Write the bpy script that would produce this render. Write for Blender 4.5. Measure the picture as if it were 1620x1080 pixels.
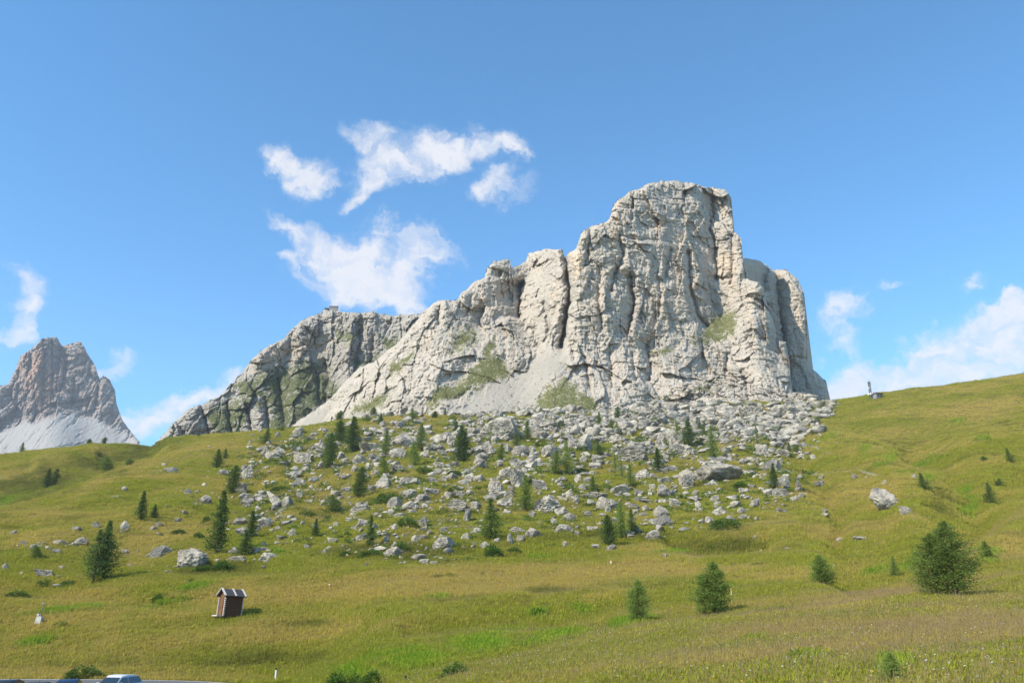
import bpy, bmesh, math, random
import numpy as np
from concurrent.futures import ThreadPoolExecutor
from mathutils import Vector, Matrix, Euler

# ---------------------------------------------------------------- scene, camera
scene = bpy.context.scene
for o in list(bpy.data.objects):
    bpy.data.objects.remove(o)
C = scene.collection
F = 1296.0                                   # focal length in photo pixels (1620 wide)
PITCH = math.atan(430.0 / F)
CP, SP = math.cos(PITCH), math.sin(PITCH)
cam = bpy.data.cameras.new('camera')
cam.sensor_width = 36.0
cam.lens = F / 1620.0 * 36.0
cam.clip_start = 0.1
cam.clip_end = 20000
camo = bpy.data.objects.new('camera', cam)
camo.location = (0, 0, 0)
camo.rotation_euler = (math.pi / 2 + PITCH, 0, 0)
C.objects.link(camo)
scene.camera = camo

# ---------------------------------------------------------------- light
SUN_AZ = math.radians(127.0)                 # measured from +Y (view direction) towards -X (left)
SUN_EL = math.radians(42.0)
sun_dir = Vector((-math.sin(SUN_AZ) * math.cos(SUN_EL), math.cos(SUN_AZ) * math.cos(SUN_EL), math.sin(SUN_EL)))
sl = bpy.data.lights.new('sun', 'SUN')
sl.energy = 5.0
sl.angle = math.radians(0.53)
sl.color = (1.0, 0.925, 0.80)
so = bpy.data.objects.new('sun', sl)
so.rotation_euler = sun_dir.to_track_quat('Z', 'Y').to_euler()
so.location = (-100, -50, 200)
C.objects.link(so)
SKY_STRENGTH = 0.145
EXPOSURE = 0.47

scene.view_settings.view_transform = 'Standard'
scene.view_settings.look = 'None'
scene.view_settings.exposure = EXPOSURE
scene.view_settings.gamma = 1.0
scene.view_settings.use_curve_mapping = False
scene.render.engine = 'CYCLES'
cy = scene.cycles
cy.use_denoising = True
try:
    cy.denoiser = 'OPENIMAGEDENOISE'
    cy.denoising_input_passes = 'RGB_ALBEDO_NORMAL'
except Exception:
    pass
cy.max_bounces = 6
cy.diffuse_bounces = 2
cy.glossy_bounces = 2
cy.transmission_bounces = 3
cy.transparent_max_bounces = 6
cy.volume_bounces = 0
cy.use_adaptive_sampling = False
cy.sample_clamp_indirect = 4.0


# ---------------------------------------------------------------- pixel <-> world helpers
def tanE(v):
    return np.tan(PITCH + np.arctan((540.0 - np.asarray(v, float)) / F))


def s_of(u, v):
    return (np.asarray(u, float) - 810.0) / F * (CP + tanE(v) * SP)


def world(u, v, y):
    return np.stack([s_of(u, v) * y, np.asarray(y, float) + 0 * np.asarray(u, float), tanE(v) * y], -1)


def pix(x, y, z):
    d = y * CP + z * SP
    return 810 + F * x / d, 540 - F * (-y * SP + z * CP) / d


# ---------------------------------------------------------------- noise (numpy)
_rng = np.random.RandomState(7)
_perm = np.concatenate([_rng.permutation(256)] * 3).astype(np.int32)
_grad = _rng.normal(size=(256, 3))
_grad /= np.linalg.norm(_grad, axis=1)[:, None]
_grad = _grad.astype(np.float32)


_gx, _gy, _gz = (np.ascontiguousarray(_grad[:, i]) * 1.5 for i in range(3))
_pool = ThreadPoolExecutor(4)
_perm2 = _perm[:512].copy()


def _gn(args):
    x, y, z, out = args
    xi = np.floor(x); yi = np.floor(y)
    fx = x - xi; fy = y - yi
    u = fx * fx * fx * (fx * (fx * 6 - 15) + 10)
    v = fy * fy * fy * (fy * (fy * 6 - 15) + 10)
    X0 = xi.astype(np.int32) & 255; Y0 = yi.astype(np.int32) & 255
    A0 = _perm2.take(X0); A1 = _perm2.take(X0 + 1)
    B = (_perm2.take(A0 + Y0), _perm2.take(A1 + Y0), _perm2.take(A0 + Y0 + 1), _perm2.take(A1 + Y0 + 1))
    flat = np.ndim(z) == 0
    zi = np.floor(z); fz = z - zi
    Z0 = int(zi) & 255 if flat else zi.astype(np.int32) & 255
    w = fz * fz * fz * (fz * (fz * 6 - 15) + 10)
    fx1 = fx - 1; fy1 = fy - 1

    def layer(Zk, dz):
        n = []
        for h0, dx, dy in ((B[0], fx, fy), (B[1], fx1, fy), (B[2], fx, fy1), (B[3], fx1, fy1)):
            h = _perm2.take(h0 + Zk)
            n.append(_gx.take(h) * dx + _gy.take(h) * dy + _gz.take(h) * dz)
        p = n[0] + u * (n[1] - n[0]); q = n[2] + u * (n[3] - n[2])
        return p + v * (q - p)
    e = layer(Z0, fz)
    if flat:       # a slice of the noise is enough where the third coordinate is constant
        out[:] = e * 1.25
        return
    f = layer(Z0 + 1, fz - 1)
    out[:] = e + w * (f - e)


def gnoise(x, y, z):
    x, y = np.broadcast_arrays(np.asarray(x, np.float32), np.asarray(y, np.float32))
    shp = x.shape
    x = x.ravel(); y = y.ravel()
    z = np.asarray(z, np.float32)
    if z.ndim and z.size and z.min() == z.max():
        z = z.ravel()[0]
    if z.ndim == 0:
        z = np.float32(np.floor(z) + 0.35)
    else:
        z = np.broadcast_to(z, shp).ravel()
    out = np.empty(x.size, np.float32)
    st = 24000
    jobs = [(x[i:i + st], y[i:i + st], z if z.ndim == 0 else z[i:i + st], out[i:i + st]) for i in range(0, x.size, st)]
    list(_pool.map(_gn, jobs))
    return out.reshape(shp)


def fbm(x, y, z, octv=4, gain=0.5):
    s = 0; a = 1.0; t = 0
    for i in range(octv):
        s = s + a * gnoise(x * 2 ** i + 13.7 * i, y * 2 ** i + 7.1 * i, z * 2 ** i + 3.3 * i)
        t += a; a *= gain
    return s / t


def ridged(x, y, z, octv=4, gain=0.5):
    s = 0; a = 1.0; t = 0
    for i in range(octv):
        n = 1 - np.abs(gnoise(x * 2 ** i + 5.7 * i, y * 2 ** i + 9.1 * i, z * 2 ** i + 2.3 * i)) * 1.6
        s = s + a * n; t += a; a *= gain
    return s / t


_ft = np.random.RandomState(11).rand(5, 256, 256).astype(np.float32)


def _fac(args):
    X, Z, w, h, seed, o1, o2 = args
    a = X / w; b = Z / h
    ia = np.floor(a); ib = np.floor(b)
    fa = a - ia; fb = b - ib
    ia = ia.astype(np.int32) + seed * 37; ib = ib.astype(np.int32) + seed * 61
    best = np.full(a.shape, 9.0, np.float32); second = best.copy()
    bx = np.zeros_like(best); bz = np.zeros_like(best); bi = np.zeros(a.shape, np.int32)
    t0, t1 = _ft[0].ravel(), _ft[1].ravel()
    for di in (-1, 0, 1):
        for dj in (-1, 0, 1):
            k = ((ia + di) & 255) * 256 + ((ib + dj) & 255)
            dx = fa - di - 0.1 - 0.8 * t0.take(k); dz = fb - dj - 0.1 - 0.8 * t1.take(k)
            d = dx * dx + dz * dz
            near = d < best
            second = np.where(near, best, np.minimum(second, d))
            bx = np.where(near, dx, bx); bz = np.where(near, dz, bz); bi = np.where(near, k, bi)
            best = np.where(near, d, best)
    o1[:] = (_ft[2].ravel().take(bi) * 2 - 1) * 0.55 + (_ft[3].ravel().take(bi) * 2 - 1) * bx * 1.3 + (_ft[4].ravel().take(bi) * 2 - 1) * bz * 0.9
    o2[:] = np.sqrt(second) - np.sqrt(best)


def facet(X, Z, w, h, seed=0):
    """jittered cells; each is a tilted plane at its own offset. Returns (value, edge)"""
    shp = X.shape
    X = X.ravel().astype(np.float32); Z = Z.ravel().astype(np.float32)
    o1 = np.empty(X.size, np.float32); o2 = np.empty(X.size, np.float32)
    st = 24000
    list(_pool.map(_fac, [(X[i:i + st], Z[i:i + st], w, h, seed, o1[i:i + st], o2[i:i + st]) for i in range(0, X.size, st)]))
    return o1.reshape(shp), o2.reshape(shp)


def gauss1(a, sig, axis):
    n = int(sig * 3) + 1
    k = np.exp(-0.5 * (np.arange(-n, n + 1) / sig) ** 2); k /= k.sum()
    pad = [(0, 0)] * a.ndim; pad[axis] = (n, n)
    p = np.pad(a, pad, mode='edge')
    out = np.zeros_like(a, dtype=float)
    for i, kk in enumerate(k):
        sl_ = [slice(None)] * a.ndim; sl_[axis] = slice(i, i + a.shape[axis])
        out += kk * p[tuple(sl_)]
    return out


def sstep(a, b, x):
    t = np.clip((x - a) / (b - a), 0, 1)
    return t * t * (3 - 2 * t)


def seg_dist(u, v, pts):
    """distance to polyline, signed side (positive = right of the direction of travel)"""
    best = np.full(np.shape(u), 1e9); side = np.zeros(np.shape(u))
    for (x0, y0), (x1, y1) in zip(pts[:-1], pts[1:]):
        dx, dy = x1 - x0, y1 - y0
        L = dx * dx + dy * dy + 1e-9
        t = np.clip(((u - x0) * dx + (v - y0) * dy) / L, 0, 1)
        d = np.hypot(u - x0 - t * dx, v - y0 - t * dy)
        c = dx * (v - y0) - dy * (u - x0)
        n = d < best
        side = np.where(n, np.sign(c), side)
        best = np.where(n, d, best)
    return best, side


def poly_sd(u, v, poly):
    """signed distance, positive inside"""
    d, _ = seg_dist(u, v, list(poly) + [poly[0]])
    inside = np.zeros(np.shape(u), bool)
    n = len(poly); j = n - 1
    for i in range(n):
        xi, yi = poly[i]; xj, yj = poly[j]
        c = ((yi > v) != (yj > v)) & (u < (xj - xi) * (v - yi) / ((yj - yi) + 1e-12) + xi)
        inside ^= c
        j = i
    return np.where(inside, d, -d)


# ---------------------------------------------------------------- object helpers
def big_mesh(name, verts, faces, smooth=True):
    me = bpy.data.meshes.new(name)
    verts = np.ascontiguousarray(verts, np.float32); faces = np.ascontiguousarray(faces, np.int32)
    nv, (nf, k) = len(verts), faces.shape
    me.vertices.add(nv); me.loops.add(nf * k); me.polygons.add(nf)
    me.vertices.foreach_set('co', verts.ravel())
    me.loops.foreach_set('vertex_index', faces.ravel())
    me.polygons.foreach_set('loop_start', np.arange(0, nf * k, k, dtype=np.int32))
    if smooth:
        me.polygons.foreach_set('use_smooth', np.ones(nf, bool))
    me.update(calc_edges=True)
    return me


def color_attr(me, name, rgba):
    a = me.attributes.new(name, 'FLOAT_COLOR', 'POINT')
    a.data.foreach_set('color', np.ascontiguousarray(rgba, np.float32).ravel())


def grid_faces(nr, nc):
    i = np.arange(nr - 1)[:, None] * nc + np.arange(nc - 1)[None, :]
    return np.stack([i, i + 1, i + nc + 1, i + nc], -1).reshape(-1, 4)


def link(name, me, mat=None, parent=None, loc=None, label=None, cat=None, group=None, kind=None):
    o = bpy.data.objects.new(name, me)
    C.objects.link(o)
    if mat is not None and me is not None and not me.materials:
        me.materials.append(mat)
    if parent is not None:
        o.parent = parent
    if loc is not None:
        o.location = loc
    if label: o['label'] = label
    if cat: o['category'] = cat
    if group: o['group'] = group
    if kind: o['kind'] = kind
    return o


class MB:
    """collects boxes, tubes and polygons and links them as one mesh"""
    def __init__(self):
        self.v = []; self.f = []

    def add(self, verts, faces, M=None):
        n = len(self.v)
        for p in verts:
            p = Vector(p)
            self.v.append(tuple(M @ p if M is not None else p))
        self.f += [tuple(i + n for i in f) for f in faces]
        return self

    def box(self, c, d, M=None, taper=1.0):
        x, y, z = c; a, b, h = d[0] / 2, d[1] / 2, d[2] / 2
        vs = [(x - a, y - b, z - h), (x + a, y - b, z - h), (x + a, y + b, z - h), (x - a, y + b, z - h)]
        t = taper
        vs += [(x - a * t, y - b * t, z + h), (x + a * t, y - b * t, z + h), (x + a * t, y + b * t, z + h), (x - a * t, y + b * t, z + h)]
        return self.add(vs, [(3, 2, 1, 0), (4, 5, 6, 7), (0, 1, 5, 4), (1, 2, 6, 5), (2, 3, 7, 6), (3, 0, 4, 7)], M)

    def tube(self, p0, p1, r0, r1=None, n=8, cap=True):
        r1 = r0 if r1 is None else r1
        p0 = Vector(p0); p1 = Vector(p1); d = (p1 - p0).normalized()
        a = d.orthogonal().normalized(); b = d.cross(a)
        vs = []
        for p, r in ((p0, r0), (p1, r1)):
            for i in range(n):
                t = 2 * math.pi * i / n
                vs.append(p + a * math.cos(t) * r + b * math.sin(t) * r)
        fs = [(i, (i + 1) % n, n + (i + 1) % n, n + i) for i in range(n)]
        if cap:
            fs += [tuple(range(n - 1, -1, -1)), tuple(range(n, 2 * n))]
        return self.add(vs, fs)

    def mesh(self, name, smooth=False):
        me = bpy.data.meshes.new(name)
        me.from_pydata([tuple(p) for p in self.v], [], self.f)
        if smooth:
            me.polygons.foreach_set('use_smooth', np.ones(len(me.polygons), bool))
        me.update()
        return me


# ---------------------------------------------------------------- materials
def new_mat(name, rough=0.85, spec=0.2):
    m = bpy.data.materials.new(name); m.use_nodes = True
    nt = m.node_tree
    b = nt.nodes['Principled BSDF']
    b.inputs['Roughness'].default_value = rough
    b.inputs['Specular IOR Level'].default_value = spec
    return m, nt, b


class NT:
    def __init__(self, nt):
        self.nt = nt

    def n(self, t, **kw):
        nd = self.nt.nodes.new(t)
        for k, v in kw.items():
            setattr(nd, k, v)
        return nd

    def l(self, a, b):
        self.nt.links.new(a, b)

    def val(self, sock, x):
        if isinstance(x, (int, float)):
            sock.default_value = x
        elif isinstance(x, (tuple, list)):
            sock.default_value = tuple(x) if len(x) == 4 or sock.type == 'VECTOR' else tuple(x) + (1.0,)
        else:
            self.l(x, sock)

    def math(self, op, a, b=0.0, clamp=False):
        nd = self.n('ShaderNodeMath', operation=op, use_clamp=clamp)
        self.val(nd.inputs[0], a); self.val(nd.inputs[1], b)
        return nd.outputs[0]

    def mix(self, f, a, b, mode='MIX'):
        nd = self.n('ShaderNodeMix', data_type='RGBA', blend_type=mode)
        self.val(nd.inputs[0], f); self.val(nd.inputs[6], a); self.val(nd.inputs[7], b)
        return nd.outputs[2]

    def noise(self, vec, scale, detail=4.0, rough=0.55, dist=0.0, out=0):
        nd = self.n('ShaderNodeTexNoise')
        if vec is not None: self.l(vec, nd.inputs['Vector'])
        nd.inputs['Scale'].default_value = scale
        nd.inputs['Detail'].default_value = detail
        nd.inputs['Roughness'].default_value = rough
        nd.inputs['Distortion'].default_value = dist
        return nd.outputs[out]

    def ramp(self, f, a, b):
        nd = self.n('ShaderNodeMapRange', interpolation_type='SMOOTHSTEP')
        self.val(nd.inputs[0], f); nd.inputs[1].default_value = a; nd.inputs[2].default_value = b
        return nd.outputs[0]

    def scalevec(self, vec, s):
        nd = self.n('ShaderNodeVectorMath', operation='MULTIPLY')
        self.l(vec, nd.inputs[0]); nd.inputs[1].default_value = s
        return nd.outputs[0]

    def bump(self, h, strength, dist):
        nd = self.n('ShaderNodeBump')
        nd.inputs['Strength'].default_value = strength
        nd.inputs['Distance'].default_value = dist
        self.l(h, nd.inputs['Height'])
        return nd.outputs[0]

    def attr(self, name, kind='GEOMETRY'):
        nd = self.n('ShaderNodeAttribute', attribute_name=name, attribute_type=kind)
        sp = self.n('ShaderNodeSeparateColor')
        self.l(nd.outputs['Color'], sp.inputs[0])
        return sp.outputs[0], sp.outputs[1], sp.outputs[2], nd.outputs['Alpha']


def plain(name, col, rough=0.7, spec=0.3, metal=0.0, var=0.12, scale=8.0, bump=0.0):
    m, nt, b = new_mat(name, rough, spec)
    N = NT(nt)
    tc = N.n('ShaderNodeTexCoord').outputs['Object']
    f = N.noise(tc, scale, 5.0, 0.6)
    c0 = tuple(max(0, x * (1 - var * 2)) for x in col); c1 = tuple(min(1, x * (1 + var * 2)) for x in col)
    N.l(N.mix(f, c0, c1), b.inputs['Base Color'])
    b.inputs['Metallic'].default_value = metal
    if bump:
        N.l(N.bump(f, 0.6, bump), b.inputs['Normal'])
    return m


# ground: R straw, G lush, B bare/stony, A dark patch (vegetation tint, partly hillside shade; painted per vertex)
GREEN = (0.186, 0.186, 0.024)
STRAW = (0.290, 0.225, 0.056)
LUSH = (0.120, 0.185, 0.018)
DARKG = (0.110, 0.112, 0.020)
BARE = (0.30, 0.27, 0.21)


def veg_color(N, r, g, b, a, pos):
    n1 = N.noise(pos, 0.35, 6.0, 0.65)
    n2 = N.noise(pos, 2.6, 4.0, 0.6)
    straw = N.ramp(N.math('ADD', r, N.math('MULTIPLY', N.math('SUBTRACT', n1, 0.5), 0.9)), 0.1, 0.95)
    c = N.mix(straw, GREEN, STRAW)
    c = N.mix(N.ramp(N.math('ADD', a, N.math('MULTIPLY', N.math('SUBTRACT', n2, 0.5), 0.8)), 0.2, 0.9), c, DARKG)
    c = N.mix(N.ramp(N.math('ADD', g, N.math('MULTIPLY', N.math('SUBTRACT', n1, 0.5), 0.5)), 0.15, 0.85), c, LUSH)
    c = N.mix(N.math('MULTIPLY', N.ramp(n2, 0.35, 0.75), 0.5), c, N.mix(0.5, c, (0.03, 0.034, 0.008)))
    return c


m_ground, nt, b = new_mat('grass_ground', 0.95, 0.05)
N = NT(nt)
pos = N.n('ShaderNodeNewGeometry').outputs['Position']
ar, ag, ab, aa = N.attr('tint')
c = veg_color(N, ar, ag, ab, aa, pos)
nb = N.noise(pos, 1.3, 6.0, 0.7)
bare = N.ramp(N.math('ADD', ab, N.math('MULTIPLY', N.math('SUBTRACT', nb, 0.5), 1.1)), 0.45, 0.75)
c = N.mix(1.0, c, (0.80, 0.80, 0.80), 'MULTIPLY')
c = N.mix(bare, c, BARE)
N.l(c, b.inputs['Base Color'])
hh = N.math('ADD', N.noise(pos, 1.1, 8.0, 0.72), N.math('MULTIPLY', N.noise(pos, 6.0, 4.0, 0.7), 0.5))
N.l(N.bump(hh, 0.9, 0.55), b.inputs['Normal'])


def rock_material(name, grey, warm, dark, scree_c, scale=1.0, bump_d=1.0, grass=(0.098, 0.102, 0.026)):
    m, nt, b = new_mat(name, 0.95, 0.05)
    N = NT(nt)
    pos = N.n('ShaderNodeNewGeometry').outputs['Position']
    rg, rs, rw, ra = N.attr('tint')
    vert = N.scalevec(pos, (scale, scale, scale * 0.22))
    hor = N.scalevec(pos, (scale * 0.15, scale * 0.15, scale * 1.4))
    n1 = N.noise(vert, 0.09, 7.0, 0.62, 0.4)
    n2 = N.noise(pos, 0.35 * scale, 8.0, 0.68)
    n3 = N.noise(hor, 0.45, 6.0, 0.7)
    n4 = N.noise(vert, 0.35, 6.0, 0.7, 0.3)
    w = N.ramp(N.math('ADD', rw, N.math('MULTIPLY', N.math('SUBTRACT', n1, 0.5), 1.6)), 0.25, 0.95)
    c = N.mix(w, grey, warm)
    c = N.mix(N.math('MULTIPLY', N.ramp(n4, 0.50, 0.70), 0.75), c, dark)
    c = N.mix(N.math('MULTIPLY', N.ramp(n2, 0.3, 0.7), 0.35), c, tuple(min(1, x * 1.35) for x in grey))
    c = N.mix(N.math('MULTIPLY', N.ramp(n3, 0.55, 0.72), 0.35), c, tuple(x * 0.62 for x in grey))
    n5 = N.noise(vert, 0.055, 5.0, 0.6, 0.6)
    c = N.mix(N.math('MULTIPLY', N.ramp(n5, 0.52, 0.68), 0.45), c, tuple(x * 0.62 for x in grey))
    # scree
    ns = N.noise(pos, 0.8 * scale, 6.0, 0.75)
    c = N.mix(rs, c, N.mix(N.ramp(ns, 0.3, 0.75), tuple(x * 0.8 for x in scree_c), scree_c))
    # grass
    ng = N.noise(pos, 0.25 * scale, 7.0, 0.7)
    ng2 = N.noise(pos, 1.1 * scale, 5.0, 0.75)
    gm = N.math('MULTIPLY', N.ramp(N.math('ADD', rg, N.math('ADD', N.math('MULTIPLY', N.math('SUBTRACT', ng, 0.5), 2.6), N.math('MULTIPLY', N.math('SUBTRACT', ng2, 0.5), 2.6))), 0.42, 0.82), 0.92)
    gc = N.mix(N.ramp(N.noise(pos, 0.9 * scale, 6.0, 0.75), 0.35, 0.65), tuple(x * 0.75 for x in grass), tuple(x * 1.7 for x in grass))
    c = N.mix(gm, c, gc)
    N.l(c, b.inputs['Base Color'])
    h = N.math('ADD', N.math('MULTIPLY', n2, 1.0), N.math('MULTIPLY', n4, 0.6))
    h = N.math('ADD', h, N.math('MULTIPLY', N.noise(pos, 1.3 * scale, 6.0, 0.75), 0.6))
    N.l(N.bump(h, 0.75, 1.6 * bump_d), b.inputs['Normal'])
    return m


m_cliff = rock_material('limestone_cliff', (0.455, 0.400, 0.328), (0.66, 0.49, 0.325), (0.21, 0.19, 0.168), (0.415, 0.375, 0.31))
m_cliff2 = rock_material('limestone_ridge', (0.37, 0.335, 0.285), (0.50, 0.39, 0.265), (0.19, 0.178, 0.16), (0.48, 0.455, 0.40), 0.6, 1.5, grass=(0.078, 0.088, 0.028))
m_cliff3 = rock_material('far_limestone', (0.26, 0.225, 0.20), (0.42, 0.235, 0.145), (0.15, 0.14, 0.14), (0.38, 0.36, 0.33), 0.3, 2.5)

m_rock, nt, b = new_mat('boulder_stone', 0.95, 0.05)
N = NT(nt)
tc = N.n('ShaderNodeTexCoord').outputs['Object']
geo = N.n('ShaderNodeNewGeometry').outputs['Position']
oi = N.n('ShaderNodeObjectInfo')
n1 = N.noise(geo, 0.9, 7.0, 0.7); n2 = N.noise(geo, 3.5, 6.0, 0.72); n3 = N.noise(geo, 0.35, 3.0, 0.5)
c = N.mix(oi.outputs['Random'], (0.455, 0.40, 0.315), (0.58, 0.515, 0.41))
c = N.mix(N.ramp(n3, 0.42, 0.62), c, (0.27, 0.245, 0.205))
c = N.mix(N.math('MULTIPLY', N.ramp(n1, 0.50, 0.66), 0.75), c, (0.17, 0.163, 0.148))
c = N.mix(N.math('MULTIPLY', N.ramp(n2, 0.55, 0.72), 0.7), c, (0.10, 0.10, 0.095))
sh = N.n('ShaderNodeAttribute', attribute_name='shade').outputs['Fac']
c = N.mix(N.math('MULTIPLY', sh, 0.38), c, (0.19, 0.178, 0.155))
N.l(c, b.inputs['Base Color'])
hb = N.math('ADD', n1, N.math('MULTIPLY', n2, 0.55))
N.l(N.bump(hb, 0.9, 0.7), b.inputs['Normal'])


def leaf_material(name, c0, c1, trans=0.3):
    m = bpy.data.materials.new(name); m.use_nodes = True
    nt = m.node_tree
    nt.nodes.clear()
    N = NT(nt)
    oi = N.n('ShaderNodeObjectInfo').outputs['Random']
    pos = N.n('ShaderNodeNewGeometry').outputs['Position']
    f = N.math('ADD', N.math('MULTIPLY', oi, 0.5), N.math('MULTIPLY', N.noise(pos, 1.7, 4.0, 0.7), 0.6))
    c = N.mix(f, c0, c1)
    d = N.n('ShaderNodeBsdfDiffuse'); t = N.n('ShaderNodeBsdfTranslucent')
    N.l(c, d.inputs[0]); N.l(N.mix(0.5, c, tuple(min(1, x * 1.6) for x in c1)), t.inputs[0])
    mx = N.n('ShaderNodeMixShader'); mx.inputs[0].default_value = trans
    N.l(d.outputs[0], mx.inputs[1]); N.l(t.outputs[0], mx.inputs[2])
    o = N.n('ShaderNodeOutputMaterial'); N.l(mx.outputs[0], o.inputs[0])
    return m


m_pine = leaf_material('pine_needles', (0.049, 0.088, 0.025), (0.133, 0.191, 0.049), 0.26)
m_larch = leaf_material('larch_needles', (0.114, 0.175, 0.038), (0.286, 0.352, 0.080), 0.36)
m_mid = leaf_material('dark_larch_needles', (0.080, 0.128, 0.031), (0.209, 0.266, 0.061), 0.32)
m_shrub = leaf_material('shrub_leaves', (0.057, 0.099, 0.022), (0.143, 0.199, 0.044), 0.28)
m_shrubl = leaf_material('bright_shrub_leaves', (0.062, 0.115, 0.020), (0.115, 0.175, 0.034), 0.3)
m_dead = leaf_material('dead_twigs', (0.085, 0.070, 0.050), (0.13, 0.11, 0.08), 0.1)
m_bark = plain('bark', (0.11, 0.085, 0.065), 0.95, 0.05, var=0.25)

# ---------------------------------------------------------------- world: sky with clouds
wd = bpy.data.worlds.new('World'); scene.world = wd; wd.use_nodes = True
nt = wd.node_tree; nt.nodes.clear(); N = NT(nt)
sky = N.n('ShaderNodeTexSky', sky_type='NISHITA')
sky.sun_disc = False
sky.sun_elevation = SUN_EL
sky.sun_rotation = -SUN_AZ
sky.altitude = 2200
sky.air_density = 1.0
sky.dust_density = 0.15
sky.ozone_density = 3.0
tcw = N.n('ShaderNodeTexCoord').outputs['Generated']
nv = N.n('ShaderNodeTexNoise'); N.l(tcw, nv.inputs['Vector']); nv.inputs['Scale'].default_value = 13.0
nv.inputs['Detail'].default_value = 6.0; nv.inputs['Roughness'].default_value = 0.62
off = N.n('ShaderNodeVectorMath', operation='SUBTRACT'); N.l(nv.outputs['Color'], off.inputs[0]); off.inputs[1].default_value = (0.5, 0.5, 0.5)
offs = N.n('ShaderNodeVectorMath', operation='SCALE'); N.l(off.outputs[0], offs.inputs[0]); offs.inputs['Scale'].default_value = 0.10
dirw = N.n('ShaderNodeVectorMath', operation='ADD'); N.l(tcw, dirw.inputs[0]); N.l(offs.outputs[0], dirw.inputs[1])
# clouds: (u, v, rx, ry, rotation, weight) in photo pixels -> directions on the sky
CL = [(545, 425, 125, 66, -10, 1.25), (590, 450, 105, 60, -25, 1.2), (450, 350, 66, 22, -28, 0.95), (495, 385, 70, 32, -22, 1.0), (640, 378, 80, 34, 12, .85), (690, 408, 62, 40, -20, 0.8), (615, 352, 60, 22, 10, 0.6),
      (640, 475, 76, 40, -30, 1.0), (655, 430, 70, 40, -20, .7), (440, 412, 50, 14, 0, .6),
      (625, 272, 125, 42, 14, 1.05), (735, 238, 130, 36, 4, 1.1), (580, 300, 70, 30, 25, .85), (590, 222, 66, 42, -20, 0.9), (660, 212, 76, 32, 0, .85), (555, 322, 40, 14, 20, .55), (800, 240, 60, 22, 0, .8),
      (452, 258, 54, 26, -20, 0.95), (496, 284, 46, 38, 40, 0.9),
      (795, 298, 82, 38, 8, 1.0), (30, 432, 50, 32, 15, 1.05), (42, 482, 36, 56, 0, 0.9), (22, 535, 60, 34, 20, 0.75),
      (186, 570, 46, 34, 20, 0.85), (180, 592, 60, 24, 0, 0.7), (235, 668, 110, 50, 10, 1.1), (292, 628, 90, 26, 12, 0.9), (352, 596, 66, 30, 20, 0.9),
      (1310, 492, 70, 36, 14, 1.0), (1378, 494, 52, 30, -20, 0.8), (1410, 455, 40, 20, -10, 0.6), (1322, 548, 70, 48, 20, 0.75),
      (1612, 508, 90, 52, 20, 1.6), (1598, 505, 52, 36, 25, 1.3), (1570, 570, 170, 60, 8, 1.15), (1450, 600, 190, 58, 4, 1.2), (1360, 622, 110, 56, 0, 1.1), (1500, 555, 120, 40, 8, .8),
      (1530, 515, 60, 28, 20, 0.8), (1535, 455, 34, 16, 20, 0.6), (1700, 560, 170, 80, 5, 1.2), (1850, 520, 150, 60, 10, 1.1),
      (-120, 560, 120, 46, 8, 1.0), (-260, 470, 110, 40, -10, 1.0)]
blobs = []
for (u, v, rx, ry, rot, wt) in CL:
    d = Vector(world(u, v, 1.0).tolist()); k = d.length; d.normalize()
    cosw = 1.0 / (1 + ((u - 810) ** 2 + (v - 540) ** 2) / F ** 2)
    blobs.append((d, rx / F * math.sqrt(cosw), ry / F * cosw ** 0.5, rot, wt))
_r = random.Random(5)
for i in range(14):       # the rest of the sky goes on in the same way outside the picture
    az = math.radians(_r.uniform(50, 310)); el = math.radians(_r.uniform(8, 38))
    blobs.append((Vector((math.sin(az) * math.cos(el), math.cos(az) * math.cos(el), math.sin(el))), _r.uniform(0.06, 0.16), _r.uniform(0.02, 0.05), _r.uniform(-20, 20), 1.0))
acc = None
for d, rx, ry, rot, wt in blobs:
    right = d.cross(Vector((0, 0, 1))).normalized(); up = right.cross(d).normalized()
    M = Matrix((right, up, -d)).transposed() @ Matrix.Rotation(math.radians(rot), 3, 'Z')
    mp = N.n('ShaderNodeMapping', vector_type='TEXTURE')
    N.l(dirw.outputs[0], mp.inputs['Vector'])
    mp.inputs['Location'].default_value = d
    mp.inputs['Rotation'].default_value = M.to_euler('XYZ')
    mp.inputs['Scale'].default_value = (rx, ry, 0.35)
    g = N.n('ShaderNodeTexGradient', gradient_type='SPHERICAL'); N.l(mp.outputs[0], g.inputs[0])
    t = N.math('MULTIPLY', g.outputs['Fac'], wt)
    acc = t if acc is None else N.math('ADD', acc, t)
stretch = N.scalevec(dirw.outputs[0], (1.0, 1.0, 1.5))
f1 = N.noise(stretch, 19.0, 10.0, 0.57, 0.45)
f2 = N.noise(stretch, 5.0, 4.0, 0.5)
dens = N.math('ADD', N.math('MINIMUM', acc, 1.1), N.math('MULTIPLY', N.math('SUBTRACT', f1, 0.52), 2.4))
dens = N.math('MULTIPLY', N.ramp(dens, 0.05, 1.25), N.ramp(acc, 0.0, 0.5))
dens = N.math('MULTIPLY', dens, 0.9)
shade = N.ramp(f1, 0.35, 0.6)
ccol = N.mix(shade, (0.66, 0.70, 0.80), (0.80, 0.79, 0.815))
hs = N.n('ShaderNodeHueSaturation'); hs.inputs['Hue'].default_value = 0.490; hs.inputs['Saturation'].default_value = 1.22; hs.inputs['Value'].default_value = 1.44; N.l(sky.outputs[0], hs.inputs['Color'])
bg = N.n('ShaderNodeBackground'); N.l(hs.outputs[0], bg.inputs[0]); bg.inputs[1].default_value = SKY_STRENGTH
bc = N.n('ShaderNodeBackground'); N.l(ccol, bc.inputs[0]); bc.inputs[1].default_value = 0.86
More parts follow.
